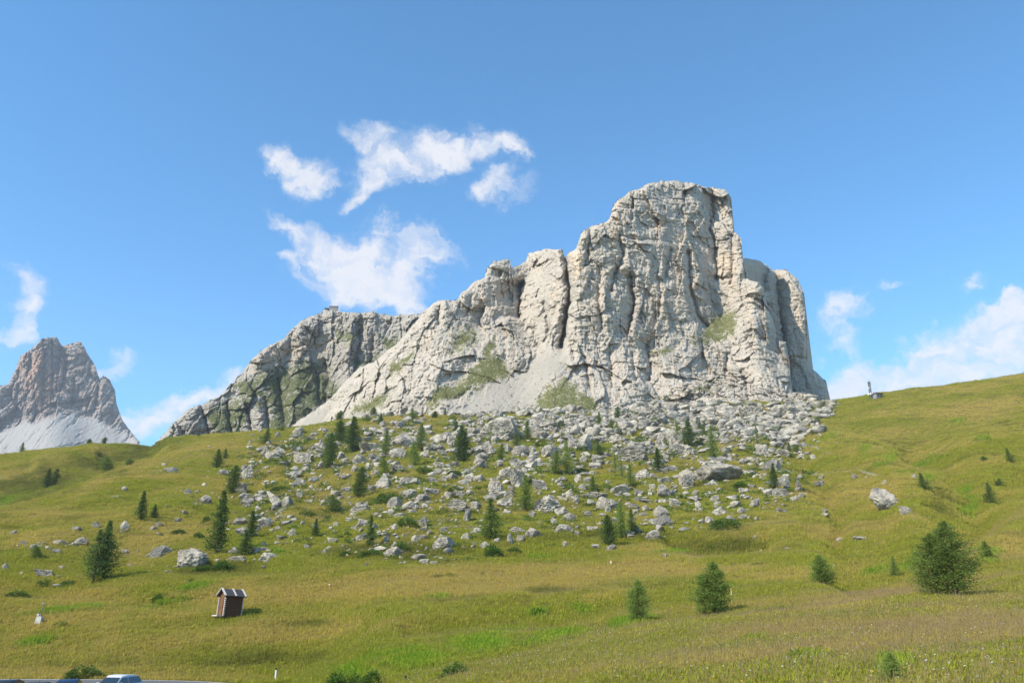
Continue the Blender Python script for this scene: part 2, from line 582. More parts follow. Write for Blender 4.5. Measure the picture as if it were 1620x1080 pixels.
mx = N.n('ShaderNodeMixShader'); N.l(dens, mx.inputs[0]); N.l(bg.outputs[0], mx.inputs[1]); N.l(bc.outputs[0], mx.inputs[2])
wo = N.n('ShaderNodeOutputWorld'); N.l(mx.outputs[0], wo.inputs[0])
wd.cycles.sampling_method = 'MANUAL'
wd.cycles.sample_map_resolution = 512

#@@TERRAIN
# ================================================================ TERRAIN
def zt(y, z):
    return (y, z / y)


def vt(*pts):
    return [(y, float(tanE(v))) for y, v in pts]


ROADZ = -5.6
lot = [zt(3, -2.2), zt(8, -2.9), zt(20, -4.2), zt(38, -5.2), zt(48, ROADZ), zt(60, ROADZ), zt(70, ROADZ), zt(80, ROADZ)]
far = [(700, .13), (2500, .05)]
COLS = {
    -700: lot + vt((72, 1050), (82, 1015), (100, 965), (130, 905), (170, 850), (220, 855), (260, 820), (330, 755), (360, 748), (420, 765)) + far,
    -250: lot + vt((72, 1047), (82, 1007), (100, 953), (130, 888), (170, 828), (220, 838), (260, 805), (330, 740), (350, 732), (420, 750)) + far,
    0: lot + vt((72, 1045), (82, 1003), (100, 945), (130, 880), (165, 825), (185, 806), (215, 814), (250, 795), (300, 745), (340, 716), (370, 722), (450, 745)) + far,
    117: lot + vt((72, 1042), (85, 990), (105, 930), (135, 872), (175, 818), (225, 757), (250, 762), (290, 738), (350, 700), (385, 706), (450, 735)) + far,
    200: lot + vt((72, 1040), (85, 985), (105, 925), (140, 868), (180, 815), (230, 760), (268, 730), (290, 732), (330, 708), (360, 692), (390, 698), (450, 725)) + far,
    257: lot + vt((72, 1038), (85, 980), (105, 922), (140, 865), (180, 810), (230, 757), (275, 720), (310, 702), (350, 689), (390, 696), (450, 720)) + far,
    300: lot + vt((72, 1036), (85, 978), (105, 920), (145, 857), (190, 800), (245, 745), (290, 707), (345, 688), (400, 700), (450, 715)) + far,
    400: lot + vt((72, 1032), (85, 976), (108, 915), (150, 848), (200, 790), (260, 733), (315, 690), (345, 681), (400, 692), (450, 710)) + far,
    500: [zt(3, -2.0), zt(8, -2.6), zt(30, -4.2), zt(50, -5.2), zt(62, -5.5), zt(79, -5.5)] + vt((88, 1020), (100, 962), (115, 905), (150, 842), (200, 785), (260, 728), (330, 680), (370, 666), (420, 678), (470, 700)) + far,
    600: [zt(3, -1.95), zt(8, -2.3), zt(30, -3.5), zt(45, -3.75)] + vt((52, 1070), (62, 1030), (85, 960), (108, 902), (114, 890), (136, 848), (172, 798), (218, 748), (280, 699), (345, 664), (390, 655), (450, 675)) + far,
    700: [zt(3, -1.85), zt(8, -2.0), zt(25, -2.5)] + vt((38, 1064), (46, 1066), (60, 1026), (86, 955), (110, 898), (136, 848), (174, 796), (220, 746), (285, 698), (350, 664), (400, 656), (450, 672)) + far,
    810: [zt(3, -1.75), zt(8, -1.8)] + vt((26, 1080), (36, 1044), (44, 1048), (60, 1012), (88, 948), (112, 890), (136, 848), (174, 797), (222, 747), (288, 699), (355, 664), (405, 654), (450, 668)) + far,
    1000: [zt(3, -1.65), zt(8, -1.55)] + vt((19, 1080), (28, 1040), (42, 1000), (50, 1003), (63, 984), (90, 928), (116, 878), (134, 846), (174, 797), (222, 747), (292, 698), (362, 658), (410, 645), (450, 660)) + far,
    1200: [zt(3, -1.55), zt(8, -1.2)] + vt((15, 1080), (27, 1020), (42, 974), (50, 977), (62, 952), (80, 915), (97, 888), (120, 850), (157, 800), (207, 750), (277, 700), (372, 650), (420, 632), (460, 650)) + far,
    1330: [zt(3, -1.5), zt(8, -1.0)] + vt((14, 1080), (26, 1012), (42, 955), (52, 955), (64, 932), (92, 885), (118, 845), (152, 800), (202, 750), (272, 700), (360, 656), (420, 637), (460, 648)) + far,
    1400: [zt(3, -1.45), zt(8, -.95)] + vt((13, 1080), (25, 1010), (45, 944), (55, 941), (66, 918), (92, 880), (117, 840), (152, 800), (202, 750), (272, 700), (365, 648), (428, 623), (460, 640)) + far,
    1520: [zt(3, -1.4), zt(8, -.85)] + vt((12, 1080), (25, 1004), (47, 935), (57, 932), (70, 902), (88, 868), (110, 835), (150, 790), (210, 735), (280, 685), (360, 637), (430, 609), (470, 625)) + far,
    1620: [zt(3, -1.35), zt(8, -.8)] + vt((11, 1080), (25, 998), (48, 924), (62, 902), (78, 868), (108, 830), (150, 780), (220, 720), (310, 658), (430, 597), (470, 612)) + far,
    1850: [zt(3, -1.2), zt(8, -.55)] + vt((10, 1080), (25, 985), (50, 905), (80, 840), (150, 750), (220, 690), (310, 625), (430, 565), (480, 580)) + far,
    2400: [zt(3, -1.0), zt(8, -.2)] + vt((10, 1040), (25, 940), (50, 850), (80, 790), (150, 700), (220, 640), (310, 575), (430, 515), (480, 530)) + far,
}
for u_ in COLS:          # the meadow begins beyond the road
    if u_ <= 400:
        COLS[u_] = [((y_ + 14 * (130 - y_) / 58., t_) if 71 < y_ < 130 and t_ > -.07 and y_ not in (80,) else (y_, t_)) for y_, t_ in COLS[u_]]
LY = np.linspace(math.log(3), math.log(2500), 900)
SS = np.linspace(-1.3, 1.3, 421)
cu = np.array(sorted(COLS)); cs = (cu - 810) / F * 0.97
prof = np.array([np.interp(LY, np.log([p[0] for p in COLS[u]]), [p[1] for p in COLS[u]]) for u in cu])
TAB = np.empty((len(SS), len(LY)))
for j in range(len(LY)):
    TAB[:, j] = np.interp(SS, cs, prof[:, j])
TAB = gauss1(TAB, 2.2, 1)
TAB = gauss1(TAB, 4.0, 0)


def base_T(s, y):
    a = np.clip((np.asarray(s) - SS[0]) / (SS[1] - SS[0]), 0, len(SS) - 1.001)
    b = np.clip((np.log(np.maximum(y, 3.0)) - LY[0]) / (LY[1] - LY[0]), 0, len(LY) - 1.001)
    i = a.astype(int); j = b.astype(int); fa = a - i; fb = b - j
    return (TAB[i, j] * (1 - fa) * (1 - fb) + TAB[i + 1, j] * fa * (1 - fb) + TAB[i, j + 1] * (1 - fa) * fb + TAB[i + 1, j + 1] * fa * fb)


def flat_mask(s, y):
    """1 where the road and the parking place lie"""
    return (1 - sstep(-.27, -.22, s)) * sstep(28, 36, y) * (1 - sstep(80, 84, y))


def field_mask(u, v):
    """how much of the boulder field"""
    return sstep(-25, 40, poly_sd(u, v, FIELD) + 26 * fbm(u / 60., v / 40., 0 * u, 3))


FIELD = [(395, 700), (360, 750), (345, 790), (360, 835), (400, 870), (470, 850), (560, 868), (640, 895), (720, 885), (830, 845), (960, 838), (1070, 830),
         (1200, 822), (1265, 790), (1290, 720), (1290, 680), (1330, 640), (1000, 620), (700, 640), (560, 655), (470, 672)]


FOLDS = [([(1340, 905), (1420, 898), (1490, 870), (1545, 825), (1530, 775), (1490, 735), (1440, 715)], 30, -1.9), ([(1620, 840), (1560, 868), (1500, 890)], 18, 1.2), ([(1330, 700), (1400, 735), (1440, 790), (1450, 850)], 30, 1.4),
         ([(1620, 690), (1540, 715), (1480, 760)], 32, 1.4), ([(1620, 755), (1580, 775)], 18, -1.3), ([(1330, 680), (1420, 690), (1520, 670), (1620, 640)], 22, -1.0), ([(1240, 700), (1290, 750), (1330, 810), (1320, 860)], 18, -1.2),
         ([(0, 775), (80, 750), (160, 725), (240, 705)], 16, -1.6), ([(60, 735), (150, 715)], 9, 1.0), ([(1060, 855), (1130, 868), (1210, 860)], 12, -1.2), ([(1200, 850), (1260, 845)], 12, 1.0),
         ([(560, 985), (700, 975), (820, 955)], 14, 0.7), ([(640, 1000), (760, 990), (860, 985), (960, 990)], 12, -1.0), ([(850, 965), (930, 950), (1010, 955)], 9, 0.7), ([(0, 925), (120, 935), (260, 950), (380, 930)], 12, -0.6),
         ([(100, 990), (250, 1010), (420, 1020)], 16, 0.5), ([(200, 880), (300, 900), (420, 890)], 14, -0.7), ([(60, 860), (180, 840), (290, 800)], 18, 0.8), ([(420, 720), (450, 790), (470, 850)], 22, 0.8), ([(700, 860), (820, 850), (900, 862)], 16, 0.8)]


def H(x, y):
    y = np.asarray(y, float); x = np.asarray(x, float)
    yy = np.maximum(y, 8.0)
    L = np.where(y >= 8, yy, 8 + (8 - y))
    s = x / L
    z = yy * base_T(s, yy)
    z = np.where(y < 8, z - 0.04 * (8 - y), z)
    fm = 1 - flat_mask(s, yy)
    g = sstep(12, 60, yy)
    uu_, vv__ = pix(x, np.maximum(y, 8.0), z)
    for path, w_, dp in FOLDS:
        lo = np.array(path).min(0) - 3 * w_; hi = np.array(path).max(0) + 3 * w_
        inb = (uu_ > lo[0]) & (uu_ < hi[0]) & (vv__ > lo[1]) & (vv__ < hi[1]) & (y > 8)
        if inb.any():
            d_, _ = seg_dist(uu_[inb], vv__[inb], path)
            dz_ = np.zeros(z.shape); dz_[inb] = dp * np.exp(-(d_ / w_) ** 2) * y[inb] * 0.01
            z = z + dz_
    n = 0.75 * g * fbm(x / 26, y / 26, 0 * x + 1.3, 3) + 0.20 * (0.4 + 0.6 * g) * fbm(x / 6, y / 5, 0 * x + 4.1, 3) + 0.05 * fbm(x / 1.3, y / 1.1, 0 * x + 8.1, 2)
    n = n + 0.9 * sstep(90, 220, yy) * fbm(x / 14, y / 9, 0 * x + 2.2, 4)
    # little terraces that cattle tread along the slope
    tt = ridged(x / 22 + 0.8 * fbm(x / 15, y / 15, 0 * x, 2), z / 1.6, 0 * x + 6.6, 2) - 0.62
    n = n + 0.22 * sstep(60, 110, yy) * tt
    return z + n * fm


def hit(u, v, ymax=440.0):
    """first point of the terrain on the ray through photo pixel (u, v)"""
    u = np.atleast_1d(np.asarray(u, float)); v = np.atleast_1d(np.asarray(v, float))
    ys = np.exp(np.linspace(math.log(9), math.log(ymax), 420))
    te = tanE(v); s = s_of(u, v)
    Tb = base_T(np.broadcast_to(s[:, None], (len(u), len(ys))), np.broadcast_to(ys[None], (len(u), len(ys))))
    gap = Tb - te[:, None]
    above = gap >= 0
    k = np.where(above.any(1), above.argmax(1), np.argmax(gap, axis=1))
    y0 = ys[k]
    yl = y0[:, None] * np.exp(np.linspace(-0.09, 0.09, 61))[None]
    yl = np.minimum(yl, ymax * 1.02)
    Z = H(s[:, None] * yl, yl)
    gap = Z - te[:, None] * yl
    above = gap >= 0
    k = np.where(above.any(1), above.argmax(1), np.argmax(gap / yl, axis=1))
    i = np.arange(len(u))
    y = yl[i, k]
    return s * y, y, Z[i, k]


# sheet: rows in depth, columns in s
yr = np.concatenate([np.array([-420, -250, -140, -80, -45, -25, -14, -8, -4, -1, 2, 4.5, 6.5]), np.exp(np.linspace(math.log(8), math.log(470), 600)), np.array([500, 560, 650, 800, 1000, 1300, 1700, 2100, 2480])])
sc = np.concatenate([np.linspace(-1.3, -0.74, 24)[:-1], np.linspace(-0.74, 0.74, 500), np.linspace(0.74, 1.3, 24)[1:]])
Lr = np.where(yr >= 8, yr, 8 + (8 - yr))
X = sc[None] * Lr[:, None]; Y = np.broadcast_to(yr[:, None], X.shape)
Z = H(X, Y)
PU, PV = pix(X, np.maximum(Y, 1.0), Z)
PU = np.where(Y > 8, PU, -5000); PV = np.where(Y > 8, PV, 5000)


def ell(u, v, cx, cy, rx, ry, rot=0):
    a = math.radians(rot); du, dv = u - cx, v - cy
    p = (du * math.cos(a) + dv * math.sin(a)) / rx; q = (-du * math.sin(a) + dv * math.cos(a)) / ry
    return np.clip(1.25 - np.sqrt(p * p + q * q), 0, 1)


LUSHP = [(650, 1045, 110, 30, 0), (560, 1068, 70, 22, 0), (850, 970, 26, 12, 0), (920, 962, 34, 12, 10), (1000, 985, 60, 14, -10), (760, 1020, 90, 30, -10), (880, 1010, 90, 16, -12),
         (1530, 800, 22, 38, -10), (1525, 775, 18, 20, 0), (1370, 712, 16, 14, -30), (1395, 730, 40, 10, -25), (1470, 730, 55, 9, -25), (1545, 695, 24, 9, 0), (1510, 665, 14, 6, 0),
         (1470, 755, 26, 9, -10), (1310, 690, 30, 8, -15), (1455, 890, 50, 12, -18), (1390, 905, 40, 10, -12), (1560, 880, 30, 18, 0), (850, 880, 40, 5, -3), (420, 868, 50, 6, 10),
         (60, 1015, 60, 10, -8), (300, 930, 60, 8, -8), (110, 965, 90, 8, -5), (250, 955, 60, 10, -10), (1200, 1016, 40, 5, -8), (1060, 872, 50, 6, 0), (15, 790, 40, 12, -20), (700, 940, 40, 8, 0),
         (1420, 1060, 30, 14, 0), (1290, 1050, 60, 12, 0)]
STRAWP = [(560, 925, 300, 20, -3), (900, 905, 260, 14, 0), (1200, 905, 220, 14, 2), (150, 770, 110, 12, -25), (470, 940, 160, 16, -5), (1500, 1000, 220, 50, -6), (1300, 960, 160, 12, -10), (1590, 860, 60, 22, -25),
          (60, 850, 60, 14, -10), (700, 925, 120, 14, 0), (420, 1000, 200, 20, -4), (820, 930, 140, 14, 0), (250, 850, 80, 16, -15), (1560, 640, 100, 16, -12), (1500, 710, 90, 10, -15), (1230, 1000, 120, 16, -8),
          (1200, 1045, 220, 14, -6), (330, 705, 80, 8, -6), (60, 985, 80, 12, 0), (1130, 700, 40, 8, 0), (620, 668, 40, 10, 0), (660, 665, 60, 16, 0)]
DARKP = [(120, 740, 140, 34, -14), (40, 780, 70, 26, -20), (230, 710, 60, 10, -15), (200, 1052, 220, 14, -2), (420, 1040, 120, 14, 0), (620, 870, 120, 14, 0), (960, 845, 160, 12, 0), (1160, 865, 120, 12, 0),  # dark grass; on the far left hill, painted shade of its averted slope
         (330, 905, 80, 14, 0), (560, 872, 60, 12, 0), (1240, 970, 100, 10, -8), (500, 985, 60, 8, 0), (880, 935, 60, 8, 0), (1010, 925, 70, 10, 0), (1490, 795, 30, 30, 0)]


def tint_at(x, y, u, v):
    o = 0 * u
    wu = u + 18 * fbm(x / 12, y / 12, o + 3, 3); wv = v + 7 * fbm(x / 12, y / 12, o + 9, 3)
    far_ = sstep(20, 120, y)
    straw = 0.42 + 0.6 * fbm(x / 30, y / 22, o, 4) + 0.35 * fbm(x / 7, y / 6, o + 5, 3)
    for e in STRAWP: straw = straw + 0.5 * ell(wu, wv, *e)
    lush = -0.04 + 0.6 * fbm(x / 18, y / 12, o + 2, 4)
    for e in LUSHP: lush = np.maximum(lush, 0.62 * ell(wu, wv, *e) + 0.25 * fbm(x / 3, y / 3, o + 2, 2))
    dark = 0.12 + 0.6 * fbm(x / 10, y / 7, o + 7, 4) + 0.3 * fbm(x / 45, y / 30, o + 4, 2)
    for e in DARKP: dark = dark + 0.5 * ell(wu, wv, *e)
    fld = field_mask(u, v)
    dark = dark + 0.38 * fld * np.clip(0.6 + 1.2 * fbm(x / 5, y / 5, o + 12, 3), 0, 1.3)
    bare = np.where(y > 8, 0.5 * fld * (0.55 + 0.9 * fbm(x / 9, y / 9, o + 1, 4)), 0)
    up = sstep(760, 660, v) * fld
    bare = bare + 0.22 * up
    # trodden paths on the right-hand slope
    for path, w_ in (([(1215, 690), (1290, 708), (1340, 728), (1372, 748), (1400, 752)], 1.6), ([(1230, 745), (1290, 750), (1350, 742), (1385, 752)], 1.8),
                     ([(1290, 742), (1340, 790), (1350, 812)], 1.2), ([(1150, 690), (1200, 684), (1240, 690)], 1.2)):
        d, _ = seg_dist(wu * 0.25 + u * 0.75, wv * 0.25 + v * 0.75, path)
        bare = bare + 0.75 * np.exp(-(d / w_) ** 2)
    fl = flat_mask(x / np.maximum(y, 8), np.maximum(y, 8))
    bare = bare + 0.6 * fl * (y < 72)
    return np.clip(np.stack([straw, lush, bare, dark], -1), 0, 1)


me = big_mesh('meadow', np.stack([X, Y, Z], -1).reshape(-1, 3), grid_faces(*X.shape))
color_attr(me, 'tint', tint_at(X, Y, PU, PV).reshape(-1, 4))
link('ground', me, m_ground, kind='structure', label='sloping alpine meadow of green and straw coloured grass')

# ================================================================ MOUNTAINS
RUB = []


def build_sheet(name, sil, du, dv, vbot, ybot, zone, strokes, facets, mat, masks, rnd=14.0, seed=0, jag=3.0, back=90.0, lateral=6.0, warm=(), warm0=0.15, rough=1.0, strata=.5, ribs=0.0, gk=1.0):
    """a rock face: silhouette sil [(u, v)], integrated upwards from the foot by the slope of each zone, then carved"""
    su = [p[0] for p in sil]; sv = [p[1] for p in sil]
    us = np.arange(su[0], su[-1], du)
    vmin = min(sv) - 4
    vs = np.arange(vbot, vmin, -dv)
    U, V = np.meshgrid(us, vs)
    o = 0 * U
    wu = U + 7 * fbm(U / 26, V / 26, o + seed, 4); wv = V + 7 * fbm(U / 26, V / 26, o + seed + 5, 4)
    mk = {k: np.zeros_like(U) for k in ('grass', 'scree', 'rubble')}
    for k, poly, fe in masks:
        mk[k] = np.maximum(mk[k], sstep(-fe * (2.2 if k == 'grass' else 1.4), fe * (2.2 if k == 'grass' else 1.4), poly_sd(wu, wv, poly)))
    soft = np.clip(np.maximum(np.maximum(mk['scree'], mk['grass']), mk['rubble']), 0, 1)
    m_cl = zone(U, V)
    m_soft = np.where(mk['grass'] > np.maximum(mk['scree'], mk['rubble']), 1.25, 0.80) + 0.12 * fbm(U / 40, V / 40, o, 2)
    m = m_cl ** (1 - soft) * m_soft ** soft
    te = tanE(vs)
    y = np.empty_like(U)
    y[0] = np.interp(us, [p[0] for p in ybot], [p[1] for p in ybot])
    for r in range(1, len(vs)):
        mm = np.maximum(m[r], te[r] + 0.12)
        z0 = te[r - 1] * y[r - 1]
        y[r] = np.clip((z0 - mm * y[r - 1]) / (te[r] - mm), y[r - 1], y[r - 1] * 1.02)
    y = gauss1(y, lateral / du, 1)
    # resample on rows that run from the foot to the skyline
    nt_ = int((vbot - min(sv)) / dv)
    top = np.interp(us, su, sv)
    ridge_n = fbm(us / 9.0, 0 * us + seed, 0 * us, 4)
    top = top + jag * ridge_n + jag * 0.35 * fbm(us / 2.2, 0 * us + seed, 0 * us + 3, 2)
    t = np.linspace(0, 1, nt_)[:, None]
    VV = np.maximum(vbot + (top.min() - vbot) * t, top[None])
    UU = np.broadcast_to(us[None], VV.shape)
    ri = np.clip((vbot - VV) / dv, 0, len(vs) - 1.001); r0 = ri.astype(int); fr = ri - r0
    ci = np.broadcast_to(np.arange(len(us))[None], VV.shape)

    def samp(A):
        return A[r0, ci] * (1 - fr) + A[r0 + 1, ci] * fr
    YY = samp(y); G = gk * samp(mk['grass']); S = np.clip(samp(mk['scree']) * (1.0 + 0.55 * fbm((UU + 0.8 * VV) / 9, (VV - 0.8 * UU) / 70, 0 * UU + 3, 3)), 0, 1); R_ = samp(mk['rubble'])
    P = world(UU, VV, YY)
    Xw, Zw = P[..., 0], P[..., 2]
    o = 0 * Xw
    cliff = np.clip(1 - np.maximum(S, G * 0.85) - 0.15 * R_, 0, 1)
    D = np.zeros_like(Xw)
    q = 1.0
    W1 = Xw + 4 * fbm(Xw / 22, YY / 22, Zw / 34, 2) + 0.5 * fbm(Xw / 4, YY / 4, Zw / 5, 2)
    W2 = Zw + 6 * fbm(Xw / 22 + 9, YY / 22, Zw / 26, 2) + 0.6 * fbm(Xw / 4 + 4, YY / 4, Zw / 4, 2)
    edge_dark = np.zeros_like(Xw)
    for (w, h, amp, crack, kind) in facets:
        msk = cliff if kind == 'cliff' else R_ if kind == 'rubble' else 1.0
        val, ed = facet(W1 + w * 3.1, W2, w, h, seed + int(w * 10))
        D += msk * amp * val
        ck = np.exp(-(ed / 0.055) ** 2)
        D += msk * crack * ck
    D += rough * cliff * 0.8 * (0.62 - ridged(W1 / 20, YY / 30, Zw / 45, 3)) * 1.6
    D += rough * cliff * 0.8 * (0.62 - ridged(W1 / 6, YY / 12, Zw / 14, 3)) * 1.4
    D += rough * cliff * 1.2 * fbm(Xw / 2.6, YY / 2.6, Zw / 2.4, 4)
    D += rough * cliff * 0.8 * fbm(Xw / 30, YY / 30, Zw / 1.7, 3)
    D += rough * (1 - cliff) * (0.6 * fbm(W1 / 3.5, YY / 3.5, Zw / 8, 3) + 0.8 * (0.6 - ridged(W1 / 11, YY / 30, Zw / 60, 2)))
    saw = (Zw / 5.5 + 1.3 * fbm(Xw / 40, YY / 40, Zw / 30, 3)) % 1.0
    saw2 = (Zw / 1.9 + 0.9 * fbm(Xw / 14, YY / 14, Zw / 12, 2)) % 1.0
    bed = sstep(-0.05, 0.30, fbm(Xw / 34, YY / 34, Zw / 26 + 5, 3))
    D += cliff * strata * (1.5 * saw * bed + 0.55 * saw2 * sstep(-0.1, 0.25, fbm(Xw / 18, YY / 18, Zw / 14 + 8, 2)))
    if ribs:
        rx_ = W1 * 0.82 - Zw * 0.57; rz_ = W1 * 0.57 + Zw * 0.82
        D += ribs * cliff * (1 - sstep(860, 900, UU)) * (0.62 - ridged(rx_ / 9, YY / 40, rz_ / 40, 3)) * 2.4
    cr_ = np.abs(fbm(W1 / 7, YY / 20, W2 / 13, 2)); D += cliff * 0.7 * np.exp(-(cr_ / 0.018) ** 1.2) * rough
    px = YY / F
    for (kind, pts, w, depth) in strokes:
        ww = 2.2 * fbm(UU / 9, VV / 9, o + 2, 2)
        d, side = seg_dist(UU + ww, VV + ww, pts)
        (ax, ay), (bx, by) = pts[0], pts[-1]
        fade = 1.0
        if kind == 'cleft':
            D += depth * 1.15 * np.exp(-(d / w) ** 1.1)
        else:        # step: beyond the line the wall is set back, easing out over w
            s_ = np.where(side < 0, 1.0, 0.0) if kind == 'step' else np.where(side > 0, 1.0, 0.0)
            vv0, vv1 = min(ay, by), max(ay, by)
            band = sstep(vv0 - 6, vv0 + 6, VV) * (1 - sstep(vv1 - 6, vv1 + 6, VV))
            D += depth * s_ * np.exp(-(d / w) ** 1.5) * band
    # the edge of the face rolls back to the far side
    outline = list(zip(us[::3], top[::3]))
    de = np.full(VV.shape, 1e9)
    A_ = np.array(outline)
    for k in range(0, len(us), 40):
        lo, hi = max(0, k - 40), min(len(us), k + 80)
        pts = [(us[i], top[i]) for i in range(lo, hi, 4)]
        if len(pts) < 2: continue
        d, _ = seg_dist(UU[:, k:k + 40], VV[:, k:k + 40], pts)
        de[:, k:k + 40] = d
    w_ = np.clip(1 - de / rnd, 0, 1)
    D += rnd * px * 1.5 * (1 - np.sqrt(np.clip(1 - w_ * w_, 0, 1)))
    YF = YY + D
    P = world(UU, VV, YF)
    rows = [P]
    last = P[-1]
    for dy, dz in ((back * .1, -0.5), (back * .6, -3.0), (back * .9, -back * .4), (back * 1.3, -back * 2.4)):
        q_ = last.copy(); q_[:, 1] += dy; q_[:, 0] *= (1 + dy / np.maximum(last[:, 1], 1)); q_[:, 2] += dz + 2.5 * fbm(last[:, 0] / 9, last[:, 1] * 0 + dy, 0 * dy, 3)
        rows.append(q_[None])
    P = np.concatenate(rows)
    Wm = np.full(VV.shape, warm0) + 0.25 * fbm(Xw / 30, YY / 30, Zw / 55, 3)
    for e in warm: Wm = Wm + e[5] * ell(wu_ := UU + 5 * fbm(UU / 12, VV / 12, o, 2), VV, *e[:5])
    RUB.append(P[:len(VV)][R_ > 0.5]); RUB.append(P[:len(VV)][(S > 0.4) & (VV > 560)])
    tint = np.stack([G, S, np.clip(Wm, 0, 1), R_], -1)
    tint = np.concatenate([tint, np.repeat(tint[-1:] * 0.3, 4, 0)])
    me = big_mesh(name, P.reshape(-1, 3), grid_faces(*P.shape[:2]))
    color_attr(me, 'tint', np.clip(tint, 0, 1).reshape(-1, 4))
    ob = link(name, me, mat, kind='structure')
    return ob


# --- main mountain
SIL_MAIN = [(452, 676), (463, 671), (503, 645), (520, 632), (545, 605), (570, 580), (590, 572), (607, 560), (633, 540), (653, 515), (667, 497), (672, 492), (693, 475), (723, 475), (730, 463), (753, 445),
            (767, 440), (770, 424), (783, 413), (806, 410), (809, 425), (813, 423), (831, 415), (835, 402), (853, 396), (889, 394), (894, 409), (900, 400), (912, 393), (920, 366), (930, 360), (937, 358), (958, 352),
            (964, 347), (970, 324), (995, 303), (1011, 301), (1023, 291), (1050, 286), (1073, 287), (1097, 291), (1120, 297), (1147, 299), (1157, 313), (1160, 366), (1172, 377), (1175, 402), (1178, 441), (1200, 446),
            (1209, 457), (1215, 488), (1226, 511), (1230, 538), (1244, 542), (1248, 565), (1250, 612), (1254, 622), (1268, 630), (1300, 640), (1330, 650)]
MASK_MAIN = [
    ('scree', [(890, 548), (837, 573), (787, 607), (753, 627), (705, 652), (690, 690), (870, 690), (853, 640), (863, 600), (887, 592), (897, 573)], 9),
    ('scree', [(460, 674), (503, 645), (520, 648), (500, 680), (455, 690)], 4),
    ('scree', [(553, 660), (590, 632), (622, 612), (628, 618), (590, 645), (565, 664)], 3),
    ('grass', [(862, 610), (897, 598), (930, 622), (952, 640), (965, 665), (840, 672)], 6),
    ('grass', [(800, 568), (814, 588), (780, 604), (720, 630), (673, 650), (690, 610), (720, 607), (748, 580), (765, 550), (782, 525), (786, 545), (780, 562)], 5),
    ('grass', [(622, 612), (613, 637), (580, 652), (545, 662), (580, 630)], 5),
    ('grass', [(1089, 540), (1128, 500), (1163, 490), (1165, 519), (1139, 542), (1112, 545)], 6),
    ('grass', [(1025, 558), (1069, 545), (1060, 561), (1040, 566)], 4),
    ('grass', [(1073, 622), (1112, 608), (1137, 598), (1122, 617)], 3),
    ('grass', [(1025, 640), (1058, 622), (1052, 640)], 4),
    ('grass', [(712, 530), (740, 518), (757, 525), (755, 548), (713, 562)], 8),
    ('grass', [(622, 570), (650, 560), (640, 590), (615, 600)], 5),
    ('rubble', [(930, 660), (1000, 640), (1060, 625), (1085, 606), (1112, 596), (1150, 582), (1176, 586), (1195, 612), (1250, 618), (1330, 640), (1340, 700), (930, 700)], 7),
]


def zone_main(u, v):
    o = 0 * u
    m = 4.0 + 3.0 * fbm(u / 45, v / 30, o + 11, 3)
    m = np.where(u < 880, 2.2 + 1.8 * fbm(u / 45, v / 26, o + 4, 3), m)
    low = sstep(535, 575, v + 26 * fbm(u / 50, v / 50, o + 2, 3))
    m = m * (1 - low) + low * (1.45 + 1.0 * fbm(u / 26, v / 18, o + 8, 3))
    led = ridged(u / 90 + 0.4 * fbm(u / 30, v / 30, o, 2), (v + 0.25 * (u - 1000)) / 34, o + 3, 2)
    m = m * (1 - 0.78 * sstep(0.80, 0.93, led))
    m = m * (1 - 0.7 * np.exp(-((v - 384 - 0.06 * (u - 1040)) / 5) ** 2) * sstep(960, 985, u) * (1 - sstep(1090, 1140, u)))
    m = m * (1 - 0.6 * np.exp(-((v - 462 - 0.1 * (u - 1100)) / 6) ** 2) * sstep(1070, 1120, u))
    m = m * (1 - 0.62 * np.exp(-((v - 512 + 0.3 * (u - 1160)) / 17) ** 2) * sstep(1148, 1168, u))
    return np.clip(m, 0.85, 9)


